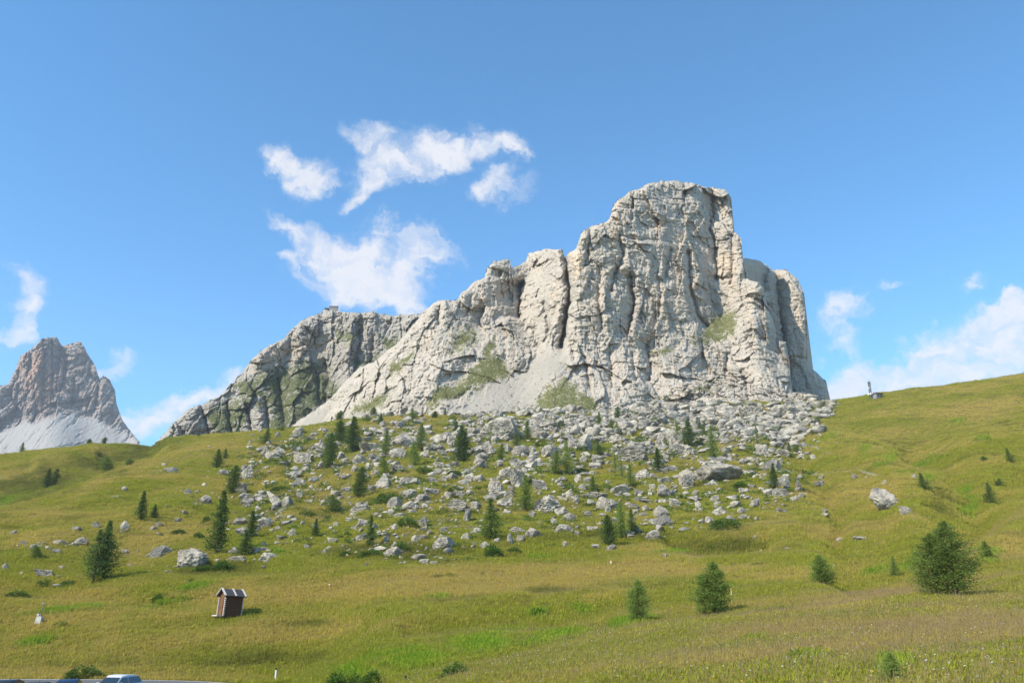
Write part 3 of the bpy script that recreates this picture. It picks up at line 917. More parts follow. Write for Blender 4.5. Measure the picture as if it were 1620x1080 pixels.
STR_MAIN = [('cleft', [(893, 398), (898, 440), (901, 470), (894, 510), (888, 548)], 4.5, 20), ('step', [(822, 505), (824, 470), (829, 446)], 30, 16), ('cleft', [(827, 448), (822, 500)], 4, 8),
            ('step', [(764, 522), (760, 505), (768, 488)], 16, 9), ('cleft', [(1126, 300), (1128, 340), (1122, 363), (1130, 379), (1134, 441)], 3.6, 9), ('cleft', [(1089, 400), (1093, 457), (1104, 500), (1118, 515)], 4.5, 9),
            ('step', [(995, 530), (1005, 480), (999, 432)], 15, 9), ('cleft', [(1002, 440), (1005, 480), (996, 525)], 3, 5), ('cleft', [(980, 372), (986, 404), (970, 441), (966, 460)], 4, 7), ('cleft', [(934, 358), (931, 402), (925, 420)], 3, 6),
            ('cleft', [(1157, 372), (1159, 420), (1156, 450)], 2.5, 4), ('cleft', [(1003, 305), (999, 345)], 3, 4), ('cleft', [(1083, 289), (1084, 308)], 2, 4), ('cleft', [(1178, 593), (1184, 628)], 4, 6),
            ('cleft', [(1022, 540), (1030, 585), (1026, 600)], 5, 7), ('cleft', [(924, 565), (933, 615)], 3, 5), ('cleft', [(903, 540), (908, 568)], 3, 4), ('step', [(1192, 560), (1190, 510)], 12, 6),
            ('cleft', [(695, 484), (693, 512)], 3, 5), ('cleft', [(1040, 430), (1046, 470), (1040, 500)], 3, 4), ('cleft', [(1060, 395), (1052, 440)], 3, 4), ('cleft', [(950, 420), (946, 470), (952, 520)], 3, 4),
            ('cleft', [(1150, 560), (1148, 600)], 3, 5), ('cleft', [(1000, 560), (1006, 600)], 3, 5), ('cleft', [(965, 560), (968, 610)], 3, 4), ('step', [(1212, 540), (1208, 470)], 14, 7), ('cleft', [(860, 480), (868, 520), (862, 540)], 3, 5),
            ('cleft', [(790, 430), (795, 470)], 3, 4), ('cleft', [(745, 470), (738, 500)], 3, 4), ('cleft', [(845, 520), (850, 548)], 4, 5), ('step', [(880, 470), (878, 400)], 8, 4), ('cleft', [(1110, 540), (1112, 580)], 3, 4),
            ('cleft', [(1034, 378), (1011, 380), (985, 374)], 3, 3), ('cleft', [(1058, 352), (1030, 360)], 4, 3)]
FAC_MAIN = [(44, 60, 6.0, 0.3, 'cliff'), (19, 27, 4.6, 0.3, 'cliff'), (8, 12, 2.2, 0.12, 'cliff'), (3.4, 4.8, 1.0, 0.1, 'cliff'), (1.5, 1.9, 0.6, 0.2, 'cliff'),
            (9, 6, 3.0, 2.2, 'rubble'), (4, 2.8, 1.6, 1.2, 'rubble'), (2, 1.4, 0.8, 0.6, 'rubble')]
WARM_MAIN = [(980, 352, 20, 34, 10, .5), (1042, 357, 18, 9, -10, .8), (1112, 420, 28, 50, 0, .4), (910, 420, 16, 46, 5, .4), (1150, 420, 18, 40, 0, .4), (935, 470, 22, 60, 0, .25), (1076, 640, 26, 14, 0, .6),
             (1190, 480, 20, 40, 0, .25), (780, 470, 30, 40, 0, .25), (680, 560, 40, 50, -30, .2), (880, 470, 10, 50, 0, .35), (1040, 470, 20, 60, 0, .2), (1262, 500, 10, 60, 0, .3)]
YB_MAIN = [(450, 560), (520, 500), (600, 440), (680, 415), (800, 405), (1000, 405), (1200, 410), (1280, 425), (1340, 435)]
ob = build_sheet('mountain', SIL_MAIN, 0.95, 0.92, 676, YB_MAIN, zone_main, STR_MAIN, FAC_MAIN, m_cliff, MASK_MAIN, rnd=11, lateral=13, seed=5, jag=3.0, back=70, warm=WARM_MAIN, warm0=.20, ribs=.6, strata=.35)
ob['label'] = 'pale grey limestone mountain with a square summit tower above the boulder field'
# --- pillar behind the right shoulder
SIL_P = [(1120, 440), (1150, 409), (1175, 408), (1202, 412), (1223, 427), (1244, 427), (1262, 441), (1272, 464), (1277, 523), (1273, 560), (1275, 572), (1283, 581), (1307, 604), (1314, 636), (1322, 660)]
ob = build_sheet('mountain_shoulder', SIL_P, 0.9, 0.9, 664, [(1110, 510), (1175, 528), (1232, 572), (1247, 558), (1340, 548)], lambda u, v: np.clip(5.0 + 3 * fbm(u / 30, v / 30, 0 * u, 2), 1.5, 9),
                 [('cleft', [(1225, 430), (1232, 480), (1240, 540), (1246, 620)], 5, 8), ('step', [(1240, 560), (1232, 480), (1226, 430)], 10, -10), ('cleft', [(1205, 415), (1210, 460)], 4, 5)],
                 [(20, 60, 3.5, 1.0, 'cliff'), (8, 22, 1.4, .6, 'cliff'), (4, 9, .7, 0.3, 'cliff'), (2, 3.5, 0.4, 0.2, 'cliff')], m_cliff, [], rnd=12, lateral=4, seed=9, jag=2.5, back=60, warm=[(1262, 520, 14, 70, 0, .4)])
ob['label'] = 'shaded rock pillar behind the right shoulder of the main mountain'

# --- ridge on the left with the refuge on top
SIL_R = [(245, 700), (258, 688), (267, 676), (293, 650), (333, 633), (347, 627), (370, 603), (387, 583), (400, 567), (413, 553), (450, 535), (460, 523), (473, 510), (493, 500), (513, 491), (527, 490), (540, 493), (567, 495),
         (593, 493), (613, 498), (640, 498), (670, 495), (700, 490), (740, 500), (780, 510)]
MASK_R = [('grass', [(365, 608), (400, 592), (440, 580), (505, 568), (530, 592), (540, 618), (505, 655), (470, 680), (420, 690), (430, 650), (400, 640), (372, 640)], 9),
          ('grass', [(330, 640), (372, 625), (400, 650), (380, 690), (340, 690), (318, 660)], 8), ('grass', [(600, 535), (632, 528), (640, 545), (612, 558)], 5), ('grass', [(555, 575), (600, 555), (600, 575), (560, 600)], 6),
          ('grass', [(530, 525), (580, 520), (560, 545), (530, 545)], 7), ('scree', [(470, 672), (520, 640), (545, 625), (530, 660), (490, 690)], 5)]


def zone_r(u, v):
    m = 2.0 + 1.2 * fbm(u / 40, v / 22, 0 * u + 3, 3)
    up = sstep(600, 560, v)
    return np.clip(m + 2.0 * up * sstep(380, 420, u), 0.8, 6)


ob = build_sheet('mountain_ridge', SIL_R, 0.9, 0.85, 704, [(240, 560), (400, 580), (600, 600), (780, 600)], zone_r,
                 [('cleft', [(542, 500), (543, 530)], 4, 9), ('cleft', [(465, 520), (455, 560)], 4, 5), ('cleft', [(440, 600), (452, 680)], 5, 9), ('cleft', [(390, 640), (400, 690)], 4, 9), ('step', [(515, 640), (522, 600), (516, 570)], 14, 12),
                  ('cleft', [(360, 640), (366, 690)], 4, 8), ('cleft', [(420, 630), (425, 690)], 4, 8), ('cleft', [(320, 645), (330, 690)], 4, 8), ('cleft', [(570, 520), (560, 600)], 5, 9), ('cleft', [(590, 530), (585, 590)], 4, 7), ('cleft', [(500, 590), (505, 640)], 4, 8)],
                 [(40, 60, 5, 1, 'cliff'), (17, 26, 3.5, 1.2, 'cliff'), (8, 11, 2.0, 0.8, 'cliff'), (3.6, 4.5, 1.2, 0.5, 'cliff'), (14, 24, 4.5, 1.4, 'all'), (6, 10, 1.9, 0.7, 'all')], m_cliff2, MASK_R, rnd=12, seed=21, jag=2.6, gk=.92, strata=1.0, back=120, warm=[(480, 550, 90, 22, -8, .45), (420, 575, 40, 20, -20, .4)])
ob['label'] = 'long grey rock ridge with green ledges rising to a refuge on its top'

# --- far peak
SIL_F = [(-190, 690), (-120, 668), (-80, 655), (-40, 635), (0, 610), (13, 607), (25, 583), (33, 562), (48, 553), (67, 535), (90, 533), (98, 547), (107, 545), (127, 539), (133, 547), (137, 557), (150, 577), (155, 593), (158, 600), (163, 593), (173, 600),
         (182, 617), (184, 637), (193, 663), (203, 677), (212, 688), (222, 700)]
MASK_F = [('scree', [(-200, 690), (-60, 690), (0, 679), (43, 667), (90, 662), (117, 655), (150, 662), (187, 678), (215, 692), (220, 740), (-200, 740)], 5)]
ob = build_sheet('far_mountain', SIL_F, 0.95, 0.95, 735, [(-200, 2120), (0, 2010), (84, 1940), (140, 2030), (230, 2120)], lambda u, v: np.clip(3.6 + 2.4 * fbm(u / 30, v / 26, 0 * u + 8, 3) - 1.6 * sstep(620, 650, v), 0.9, 7),
                 [('cleft', [(98, 545), (104, 580), (96, 615)], 5, 40), ('step', [(88, 660), (92, 600), (98, 548)], 26, 34), ('cleft', [(48, 555), (44, 610)], 3, 18), ('cleft', [(70, 540), (66, 640)], 3, 16), ('cleft', [(157, 598), (150, 640)], 4, 24),
                  ('cleft', [(30, 580), (26, 650)], 3, 16), ('cleft', [(118, 600), (112, 640)], 4, 18), ('cleft', [(82, 540), (84, 630)], 2.5, 14)],
                 [(85, 200, 26, 7, 'cliff'), (36, 80, 18, 7, 'cliff'), (16, 30, 10, 4, 'cliff'), (8, 12, 5, 2, 'cliff')], m_cliff3, MASK_F, rnd=6, seed=33, jag=1.3, back=380, rough=3.0, strata=4.0, lateral=12, warm=[(60, 600, 46, 60, 0, .55), (130, 560, 26, 40, 0, .3)], warm0=.25)
ob['label'] = 'hazy reddish rock peak with pale scree at the far left'
#@@OBJECTS
# ================================================================ VEGETATION MESHES
def quads_mesh(name, c, d, w, rr, mat_name=None):
    """n leaf sprays: centre c, direction vector d (full length), half width w; each a bent kite of two triangles"""
    n = len(c)
    side = np.cross(d, rr.normal(size=(n, 3))); side /= np.linalg.norm(side, axis=1)[:, None] + 1e-9
    v = np.empty((n, 4, 3))
    v[:, 0] = c - d * 0.5; v[:, 2] = c + d * 0.5
    v[:, 1] = c + side * w[:, None] - d * 0.05; v[:, 3] = c - side * w[:, None] - d * 0.05
    v[:, 2, 2] -= np.linalg.norm(d, axis=1) * 0.12
    f = (np.arange(n) * 4)[:, None] + np.arange(4)[None]
    return v.reshape(-1, 3), f


def conifer(seed, kind, slim=0.38, n_br=190, per=20, stems=1):
    """crown and trunk of a unit-high conifer (radius about slim/2)"""
    rr = np.random.RandomState(seed)
    cs_, ds_, ws_ = [], [], []
    trunk = MB()
    for st in range(stems):
        if st == 0:
            hgt, bx, by = 1.0, 0.0, 0.0
        else:
            a0 = rr.uniform(0, 6.28)
            hgt, bx, by = rr.uniform(0.55, 0.85), math.cos(a0) * slim * 0.34, math.sin(a0) * slim * 0.34
        bend = rr.normal(size=2) * 0.03
        pts = [(bx + bend[0] * t * t, by + bend[1] * t * t, t * hgt) for t in np.linspace(-0.06, 1, 7)]
        r0 = 0.022 if kind != 'pine' else 0.026
        for i in range(6):
            trunk.tube(pts[i], pts[i + 1], r0 * (1 - i / 6.3), r0 * (1 - (i + 1) / 6.3), 6, cap=(i == 0))
        nb = n_br if st == 0 else int(n_br * 0.55)
        t0 = 0.06 if kind != 'pine' else 0.05
        gaps = rr.uniform(0.6, 1.3, 12)
        for k in range(nb):
            t = t0 + (1 - t0) * (k + rr.rand()) / nb
            if kind == 'pine':
                R = slim * 0.5 * (math.sin(math.pi * min(1, (t * 0.86 + 0.16))) ** 0.6) * (1.0 if t < 0.75 else 0.9)
            elif kind == 'egg':
                R = slim * 0.5 * (math.sin(math.pi * (0.16 + 0.83 * t)) ** 0.75) * (1.08 - 0.35 * t)
            elif kind == 'spruce':
                R = slim * 0.5 * (1 - t) ** 0.85
            else:
                R = slim * 0.54 * (1 - t) ** 0.6 * (0.70 + 0.45 * math.sin(t * 3.0 + 0.6)) * min(1.0, 0.55 + 2.6 * t)
            ang = rr.uniform(0, 2 * math.pi)
            R *= gaps[int((ang / 6.2832 * 6) % 6 + 6 * (t > 0.5))] * rr.uniform(0.62, 1.12)
            R = max(R, 0.018)
            rise = {'pine': 0.35, 'spruce': -0.22, 'larch': 0.12, 'egg': 0.30}[kind]
            if R > 0.07:
                b0 = (bx + bend[0] * t * t, by + bend[1] * t * t, t * hgt)
                trunk.tube(b0, (b0[0] + math.cos(ang) * R * .8, b0[1] + math.sin(ang) * R * .8, b0[2] + R * rise * .8), 0.005, 0.002, 3, cap=False)
            m_ = max(4, int(per * (0.35 + R / (slim * 0.5))))
            q = rr.rand(m_) ** 0.6
            spread = (0.16 if kind != 'egg' else 0.10) * R + 0.012
            c_ = np.stack([bx + bend[0] * t * t + math.cos(ang) * R * q, by + bend[1] * t * t + math.sin(ang) * R * q,
                           t * hgt + R * rise * q - (0.15 * R * q * q if kind == 'larch' else 0)], -1) + rr.normal(size=(m_, 3)) * [spread, spread, spread * 0.6]
            l_ = rr.uniform(0.018, 0.042, m_) * (0.7 + slim) * (0.8 if per > 40 else 1.0)
            d_ = np.stack([math.cos(ang) + rr.normal(size=m_) * 0.6, math.sin(ang) + rr.normal(size=m_) * 0.6, rise + rr.normal(size=m_) * 0.45 + (0.25 if kind != 'spruce' else -.1)], -1)
            d_ /= np.linalg.norm(d_, axis=1)[:, None]
            cs_.append(c_); ds_.append(d_ * l_[:, None]); ws_.append(l_ * rr.uniform(0.16, 0.32, m_) * (0.62 if kind == 'egg' else 1.0))
    v, f = quads_mesh('crown', np.concatenate(cs_), np.concatenate(ds_), np.concatenate(ws_), rr)
    crown = big_mesh('crown', v, f, smooth=False)
    tm = trunk.mesh('trunk', True)
    tm.materials.append(m_bark)
    return crown, tm


def shrub_mesh(seed, n=1900, leaf=0.055, upright=0.3):
    rr = np.random.RandomState(seed)
    nl = 9
    lob = np.stack([rr.uniform(-0.36, 0.36, nl), rr.uniform(-0.3, 0.3, nl), rr.uniform(0.02, 0.42, nl), rr.uniform(0.14, 0.27, nl)], -1)
    k = rr.randint(0, nl, n)
    d = rr.normal(size=(n, 3)); d /= np.linalg.norm(d, axis=1)[:, None]
    d[:, 2] = np.where(d[:, 2] < -0.3, -d[:, 2], d[:, 2])
    r = lob[k, 3] * rr.uniform(0.55, 1.1, n)
    c = lob[k, :3] + d * r[:, None] * np.array([1.0, 1.0, 1.35])
    c[:, 2] = np.maximum(c[:, 2] - 0.06, rr.uniform(-0.06, 0.06, n))
    c[:, 2] *= np.clip(1.15 - 1.1 * np.abs(c[:, 0]), 0.3, 1.0)
    dd = d + rr.normal(size=(n, 3)) * 0.5 + np.array([0, 0, upright])
    dd /= np.linalg.norm(dd, axis=1)[:, None]
    l_ = rr.uniform(0.7, 1.5, n) * leaf
    v, f = quads_mesh('foliage', c, dd * l_[:, None], l_ * 0.28, rr)
    # twigs
    return big_mesh('foliage', v, f, smooth=False)


VAR = {}
for key, args, mat_ in (('larch_a', (1, 'larch', 0.42, 170, 20), m_larch), ('larch_b', (2, 'larch', 0.36, 150, 18), m_larch), ('larch_c', (3, 'larch', 0.5, 190, 20), m_mid), ('larch_d', (4, 'larch', 0.40, 180, 22), m_mid),
                        ('thin', (5, 'larch', 0.30, 90, 12), m_larch), ('pine_a', (6, 'pine', 0.5, 220, 22), m_pine), ('pine_b', (7, 'pine', 0.42, 200, 22), m_pine), ('dark', (8, 'larch', 0.40, 210, 20), m_pine),
                        ('spruce', (9, 'spruce', 0.5, 200, 20), m_pine), ('twin', (10, 'larch', 0.55, 200, 22, 2), m_pine), ('wide', (11, 'egg', 0.70, 260, 44, 2), m_mid), ('round', (12, 'egg', 0.72, 240, 40, 2), m_larch), ('bushy', (13, 'pine', 0.8, 200, 20, 2), m_mid),
                        ('dead', (14, 'larch', 0.34, 60, 6), m_dead)):
    cr, tr = conifer(*args)
    cr.materials.append(mat_)
    _c = np.empty(len(cr.vertices) * 3, np.float32); cr.vertices.foreach_get('co', _c); _c = _c.reshape(-1, 3)
    slim = 2 * float(np.percentile(np.hypot(_c[:, 0], _c[:, 1]), 97))
    VAR[key] = (cr, tr, slim)
SHR = {}
for i in range(4):
    m_ = shrub_mesh(40 + i); m_.materials.append(m_shrub); SHR['dark%d' % i] = m_
for i in range(2):
    m_ = shrub_mesh(50 + i, 1500, 0.075, 0.7); m_.materials.append(m_shrubl); SHR['bright%d' % i] = m_

R_ = random.Random(3)
# (u, foot v, height px, width px, variant, category, label)
TREES = [
    (163, 918, 88, 54, 'twin', 'big dark conifer with two tops casting shadow on the left meadow'),
    (222, 824, 42, 16, 'dark', 'slim dark conifer standing alone on the upper left meadow'),
    (243, 819, 18, 13, 'spruce', 'tiny dark conifer just right of the slim one on the left meadow'),
    (342, 876, 96, 36, 'dark', 'tallest dark conifer at the left edge of the boulder field'),
    (367, 783, 43, 24, 'pine_b', 'dark bushy conifer beside pale boulders at the upper left of the field'),
    (398, 849, 37, 19, 'spruce', 'small dark spruce touching a pale boulder with a knob on top'),
    (387, 879, 35, 22, 'spruce', 'small dark spruce at the foot of the slope right of the tallest conifer'),
    (343, 741, 28, 16, 'dark', 'small dark conifer on open grass below the left skyline'),
    (355, 725, 14, 13, 'larch_c', 'little green conifer just above and right of one on open grass'),
    (73, 770, 28, 13, 'dark', 'left one of two dark conifers close together on the far left hill'),
    (84, 768, 26, 12, 'pine_b', 'right one of two dark conifers close together on the far left hill'),
    (167, 746, 21, 24, 'bushy', 'round dark conifer on the crest of the left slope'),
    (205, 734, 12, 15, 'bushy', 'low dark conifer near the gully of the far left hill'),
    (54, 884, 19, 17, 'bushy', 'small dark conifer among scattered stones at the far left'),
    (34, 713, 14, 9, 'larch_c', 'tiny conifer on the far left skyline in front of scree'),
    (142, 695, 8, 8, 'pine_a', 'tiny round conifer on the left skyline below the far peak'),
    (166, 694, 10, 8, 'pine_a', 'tiny conifer on the left skyline at the far peak\'s right foot'),
    (314, 690, 6, 4, 'dark', 'tiny dark conifer on the skyline under the left ridge'),
    (419, 703, 24, 22, 'larch_c', 'bushy green larch at the upper left corner of the boulder field'),
    (446, 682, 12, 10, 'larch_b', 'small green larch on the skyline left of the pale sandy scree'),
    (463, 715, 24, 10, 'thin', 'thin grey green larch between flat boulders at the upper left'),
    (521, 741, 52, 26, 'pine_b', 'tall dark conifer right of the large dark slab boulder'),
    (537, 699, 32, 20, 'pine_a', 'dark rounded conifer left of the tallest one under the scree'),
    (557, 714, 51, 27, 'dark', 'tall dark conifer with dense crown below the pale sandy scree'),
    (538, 664, 14, 13, 'bushy', 'small dark conifer at the skyline beside the sandy scree'),
    (591, 654, 15, 11, 'pine_a', 'small dark conifer at the foot of a grassy gully on the skyline'),
    (601, 673, 18, 10, 'dark', 'narrow dark conifer on stony ground below the grassy gully'),
    (610, 719, 36, 17, 'larch_d', 'green larch touching the left side of a layered slab'),
    (566, 788, 44, 25, 'pine_b', 'dark conifer left of a rough boulder with a wide juniper mat'),
    (608, 751, 28, 16, 'larch_a', 'light green larch below the slab with the shaded underside'),
    (666, 712, 40, 20, 'larch_d', 'dark green larch at the right end of the layered slab'),
    (656, 737, 34, 18, 'larch_a', 'green larch above the broad juniper mat in mid field'),
    (728, 731, 54, 34, 'twin', 'broad double topped conifer left of the huge boulder'),
    (721, 687, 20, 10, 'pine_a', 'small dark conifer above the sloping slabs'),
    (688, 662, 11, 11, 'pine_a', 'small round conifer on the stony rise below the scree'),
    (704, 657, 11, 5, 'dark', 'tiny slim conifer on the skyline at the scree\'s lower edge'),
    (652, 662, 14, 13, 'larch_b', 'pale little larch on the stony rise at the upper middle'),
    (775, 698, 26, 10, 'thin', 'thin larch growing in front of the huge boulder'),
    (834, 696, 29, 15, 'larch_d', 'dark larch at the right side of the huge boulder'),
    (818, 708, 22, 16, 'larch_c', 'bushy larch just below the huge boulder\'s right end'),
    (791, 730, 26, 16, 'larch_a', 'green larch between blocks below the huge boulder'),
    (948, 677, 24, 13, 'larch_d', 'green conifer among pale blocks below the green triangle of grass'),
    (977, 665, 20, 11, 'pine_b', 'dark conifer at the top edge of the blocks right of the grass triangle'),
    (967, 681, 17, 10, 'larch_d', 'small conifer left one of a pair below the dark one'),
    (976, 687, 19, 10, 'larch_b', 'small conifer right one of a pair below the dark one'),
    (927, 680, 12, 8, 'larch_b', 'tiny larch between pale slabs at the upper middle'),
    (898, 751, 48, 18, 'larch_b', 'tall light green larch right one of two close together in mid field'),
    (878, 752, 36, 24, 'larch_a', 'wide light green larch left one of two close together in mid field'),
    (947, 722, 21, 16, 'bushy', 'bushy green larch right of the pointed boulder'),
    (973, 745, 44, 12, 'thin', 'thin feathery larch left of the huge square block'),
    (984, 756, 34, 16, 'thin', 'sparse pale larch just below the huge square block'),
    (998, 771, 32, 17, 'larch_b', 'light green larch below and right of the sparse pale one'),
    (1043, 748, 36, 18, 'dark', 'dark conifer at the right end of the huge square block'),
    (938, 778, 22, 17, 'larch_c', 'small larch beside a blue grey rock above the long boulder row'),
    (831, 808, 52, 24, 'larch_a', 'feathery light green larch left of the overhanging boulder pile'),
    (1055, 711, 17, 9, 'larch_b', 'small larch left of the leaning slab near the pale cube'),
    (1090, 706, 40, 22, 'dark', 'dense dark conifer with shadow in the upper right of the field'),
    (1072, 698, 32, 16, 'thin', 'pale thin larch left of the dense dark conifer'),
    (1107, 682, 17, 9, 'larch_d', 'small conifer behind the dense dark one at its right'),
    (1115, 696, 21, 10, 'larch_d', 'small green conifer right of the dense dark one'),
    (1129, 728, 51, 20, 'larch_b', 'tall pale larch right of the dense dark conifer'),
    (1199, 706, 38, 15, 'thin', 'sparse broken larch on rubble at the upper right'),
    (1249, 716, 15, 9, 'larch_d', 'small green conifer at the right rim, left one of two'),
    (1259, 717, 13, 12, 'bushy', 'small green conifer at the right rim, right one of two'),
    (1225, 779, 42, 17, 'dark', 'dark conifer right of the overhanging cave boulder'),
    (1198, 746, 20, 10, 'dead', 'leafless brown shrub tree above the cave boulder'),
    (963, 865, 44, 25, 'pine_a', 'dense dark egg shaped pine at the lower edge of the field'),
    (983, 852, 52, 20, 'larch_a', 'feathery light larch directly right of the egg shaped pine'),
    (999, 843, 34, 17, 'larch_d', 'darker larch second to the right of the egg shaped pine'),
    (776, 854, 58, 34, 'larch_d', 'broad green larch casting shadow in the lower middle'),
    (498, 849, 25, 13, 'spruce', 'small dark spruce alone on grass with a white stone at its foot'),
    (586, 862, 42, 15, 'spruce', 'narrow dark spruce rising from a pale slab in the lower left'),
    (525, 810, 24, 25, 'bushy', 'shrubby green larch on grass in the lower left of the field'),
    (1514, 946, 114, 100, 'wide', 'largest and nearest broad larch at the lower right'),
    (1133, 974, 78, 58, 'round', 'bushy light green larch with shadow beside a yellow stake'),
    (1298, 926, 41, 38, 'round', 'small round larch on the meadow left of the largest larch'),
    (1011, 986, 58, 32, 'round', 'young slender larch in the hollow of the lower meadow'),
    (1463, 776, 25, 21, 'larch_c', 'small bushy larch on the right slope above the big white boulder'),
    (1568, 794, 32, 22, 'larch_c', 'leaning larch on the far right slope beside a lush green strip'),
    (1582, 770, 12, 12, 'bushy', 'tiny shrubby larch above the leaning one at the far right'),
    (1599, 732, 22, 15, 'larch_c', 'small larch at the right edge below the skyline'),
    (1557, 731, 8, 10, 'bushy', 'very small dark bushy larch on the open right slope'),
    (1414, 902, 30, 15, 'larch_a', 'pale young larch in the ditch left of the largest larch'),
    (1458, 898, 20, 12, 'larch_a', 'tiny pale larch touching the largest larch from the left'),
    (1563, 887, 27, 24, 'larch_a', 'pale bushy larch partly behind the largest larch'),
    (1417, 1092, 48, 38, 'round', 'small larch cut off by the bottom edge at the right'),
]
tu = np.array([t[0] for t in TREES]); tv = np.array([t[1] for t in TREES])
hx, hy, hz = hit(tu, tv)
LAND = []          # landmarks used to tell boulders apart: (u, v, phrase)
for (t, x, y, z) in zip(TREES, hx, hy, hz):
    u, v, h, w, var, label = t
    e = bpy.data.objects.new('larch_tree' if var in ('larch_a', 'larch_b', 'larch_c', 'larch_d', 'thin', 'wide', 'round') else 'conifer_tree', None)
    C.objects.link(e)
    e.location = (x, y, z)
    e.empty_display_size = 0.5
    k = math.hypot(y, z) / F * (CP * 1.02)
    hm, wm = h * k * (1.12 if h < 60 else 1.03), w * k * (1.25 if h < 60 else 1.08)
    cr, tr, slim = VAR[var]
    sx = wm / (slim * 1.0)
    e.scale = (sx, sx, hm)
    e.rotation_euler = (0, math.radians(R_.uniform(-2, 3)), R_.uniform(0, 6.28))
    e['label'] = label; e['category'] = 'tree'; e['group'] = 'trees on the alpine slope'
    link('crown', cr, None, e); link('trunk', tr, None, e)
    LAND.append((u, v - h * 0.4, label))

SHRUBS = [  # u, foot v, width, height, kind, label
    (449, 737, 22, 14, 'dark0', 'rounded dark shrub left of the large dark slab boulder'),
    (445, 776, 33, 13, 'dark1', 'wide dark juniper above the tilted long slab'),
    (575, 748, 24, 13, 'dark2', 'dark shrub in front of a pale tall rock in the left field'),
    (672, 752, 44, 19, 'dark0', 'broad juniper mat at the foot of two larches in mid field'),
    (718, 754, 32, 14, 'dark3', 'low juniper right of the broad mat in mid field'),
    (720, 779, 24, 15, 'dark1', 'round green shrub on grass left of two leaning rocks'),
    (763, 775, 26, 12, 'dark2', 'flat shrub touching a round boulder in the middle'),
    (612, 798, 50, 25, 'dark3', 'largest juniper mat spread over a rough boulder'),
    (645, 835, 34, 27, 'dark1', 'steep dark shrub with shadow on lower middle grass'),
    (635, 875, 36, 21, 'dark0', 'shrub above the flat rock at the lower edge of the field'),
    (782, 883, 40, 27, 'bright0', 'big green bush at the lower edge right of the pale rocks'),
    (813, 876, 24, 13, 'bright1', 'small green bush right beside the big green bush'),
    (704, 890, 24, 8, 'dark2', 'flat shrub right of three pale stones at the lower edge'),
    (687, 883, 15, 9, 'dark3', 'little shrub behind three pale stones at the lower edge'),
    (484, 816, 32, 12, 'dark1', 'lens shaped dark juniper on open grass in the lower left'),
    (549, 850, 17, 11, 'dark0', 'small round dark shrub on grass left of the narrow spruce'),
    (585, 882, 40, 15, 'bright1', 'green bush at the foot of the narrow spruce'),
    (548, 880, 30, 10, 'bright0', 'low green bush left of the narrow spruce\'s foot'),
    (498, 881, 18, 8, 'dark2', 'little shrub in the lower left grass below the lone spruce'),
    (919, 748, 34, 11, 'dark3', 'flat juniper right of the two light green larches'),
    (851, 707, 24, 10, 'dark0', 'low shrub between blocks right of the huge boulder'),
    (1018, 697, 29, 11, 'dark1', 'low shrub between pale blocks left of the pale cube'),
    (1171, 773, 30, 15, 'bright1', 'bright green shrub in front of the cave boulder'),
    (1142, 776, 22, 9, 'dark2', 'dark shrub at the mouth of the cave boulder'),
    (1152, 841, 58, 27, 'dark3', 'large dark juniper bush at the lower right of the field'),
    (1205, 894, 30, 7, 'dark1', 'flat dark shrub on the straw meadow at the lower right'),
    (1127, 867, 17, 6, 'dark0', 'tiny flat shrub on grass below the large juniper bush'),
    (873, 865, 17, 9, 'dark2', 'small shrub on the grass tongue left of the egg shaped pine'),
    (25, 947, 38, 17, 'dark1', 'rounded bush at the left edge above the gauge post'),
    (66, 931, 30, 16, 'dark0', 'rounded bush left one of two beside a white stone'),
    (104, 929, 30, 14, 'dark3', 'rounded bush right one of two beside a white stone'),
    (95, 990, 26, 10, 'dark2', 'small grey green bush right of the gauge post'),
    (128, 1074, 56, 26, 'dark1', 'large bush on the bank above the parked cars'),
    (312, 853, 26, 14, 'dark0', 'round green bush left of the tallest conifer'),
    (352, 905, 46, 22, 'bright0', 'wide green bush right of the mossy dark boulder'),
    (318, 906, 36, 15, 'bright1', 'low green bush in front of the mossy dark boulder'),
    (249, 954, 28, 16, 'bright0', 'grass green bush on the meadow above left of the hut'),
    (280, 846, 24, 11, 'bright1', 'light bush above the white rock group on the left slope'),
    (275, 874, 16, 9, 'dark1', 'small dark bush right of the white rock group'),
    (325, 829, 14, 14, 'dark3', 'upright small bush above left of the tallest conifer'),
    (299, 921, 16, 7, 'bright0', 'tiny bush in grass above right of the hut'),
    (722, 1075, 62, 28, 'dark0', 'dark green bush in the hollow at the bottom'),
    (704, 913, 40, 9, 'dark2', 'long flat shrub on the straw meadow below the field'),
    (762, 909, 13, 6, 'dark3', 'tiny shrub on the straw meadow right of the long flat one'),
    (905, 1015, 26, 9, 'bright1', 'lush tuft bush in the hollow of the lower meadow'),
    (855, 975, 34, 14, 'bright0', 'bright lush bush on the bank of the hollow'),
    (1222, 1000, 0, 0, 'dark0', ''),
]
sx_, sy_, sz_ = hit([t[0] for t in SHRUBS], [t[1] for t in SHRUBS])
for (t, x, y, z) in zip(SHRUBS, sx_, sy_, sz_):
    u, v, w, h, var, label = t
    if not w: continue
    k = math.hypot(y, z) / F * CP
    o = link('shrub', SHR[var], None, label=label, cat='shrub', group='low shrubs on the slope')
    o.location = (x, y + w * k * 0.25, z - 0.03)
    o.scale = (w * k * 1.12, w * k * 0.85, h * k * 1.5)
    o.rotation_euler = (0, 0, R_.uniform(-0.5, 0.5))
    LAND.append((u, v - h * 0.5, label))

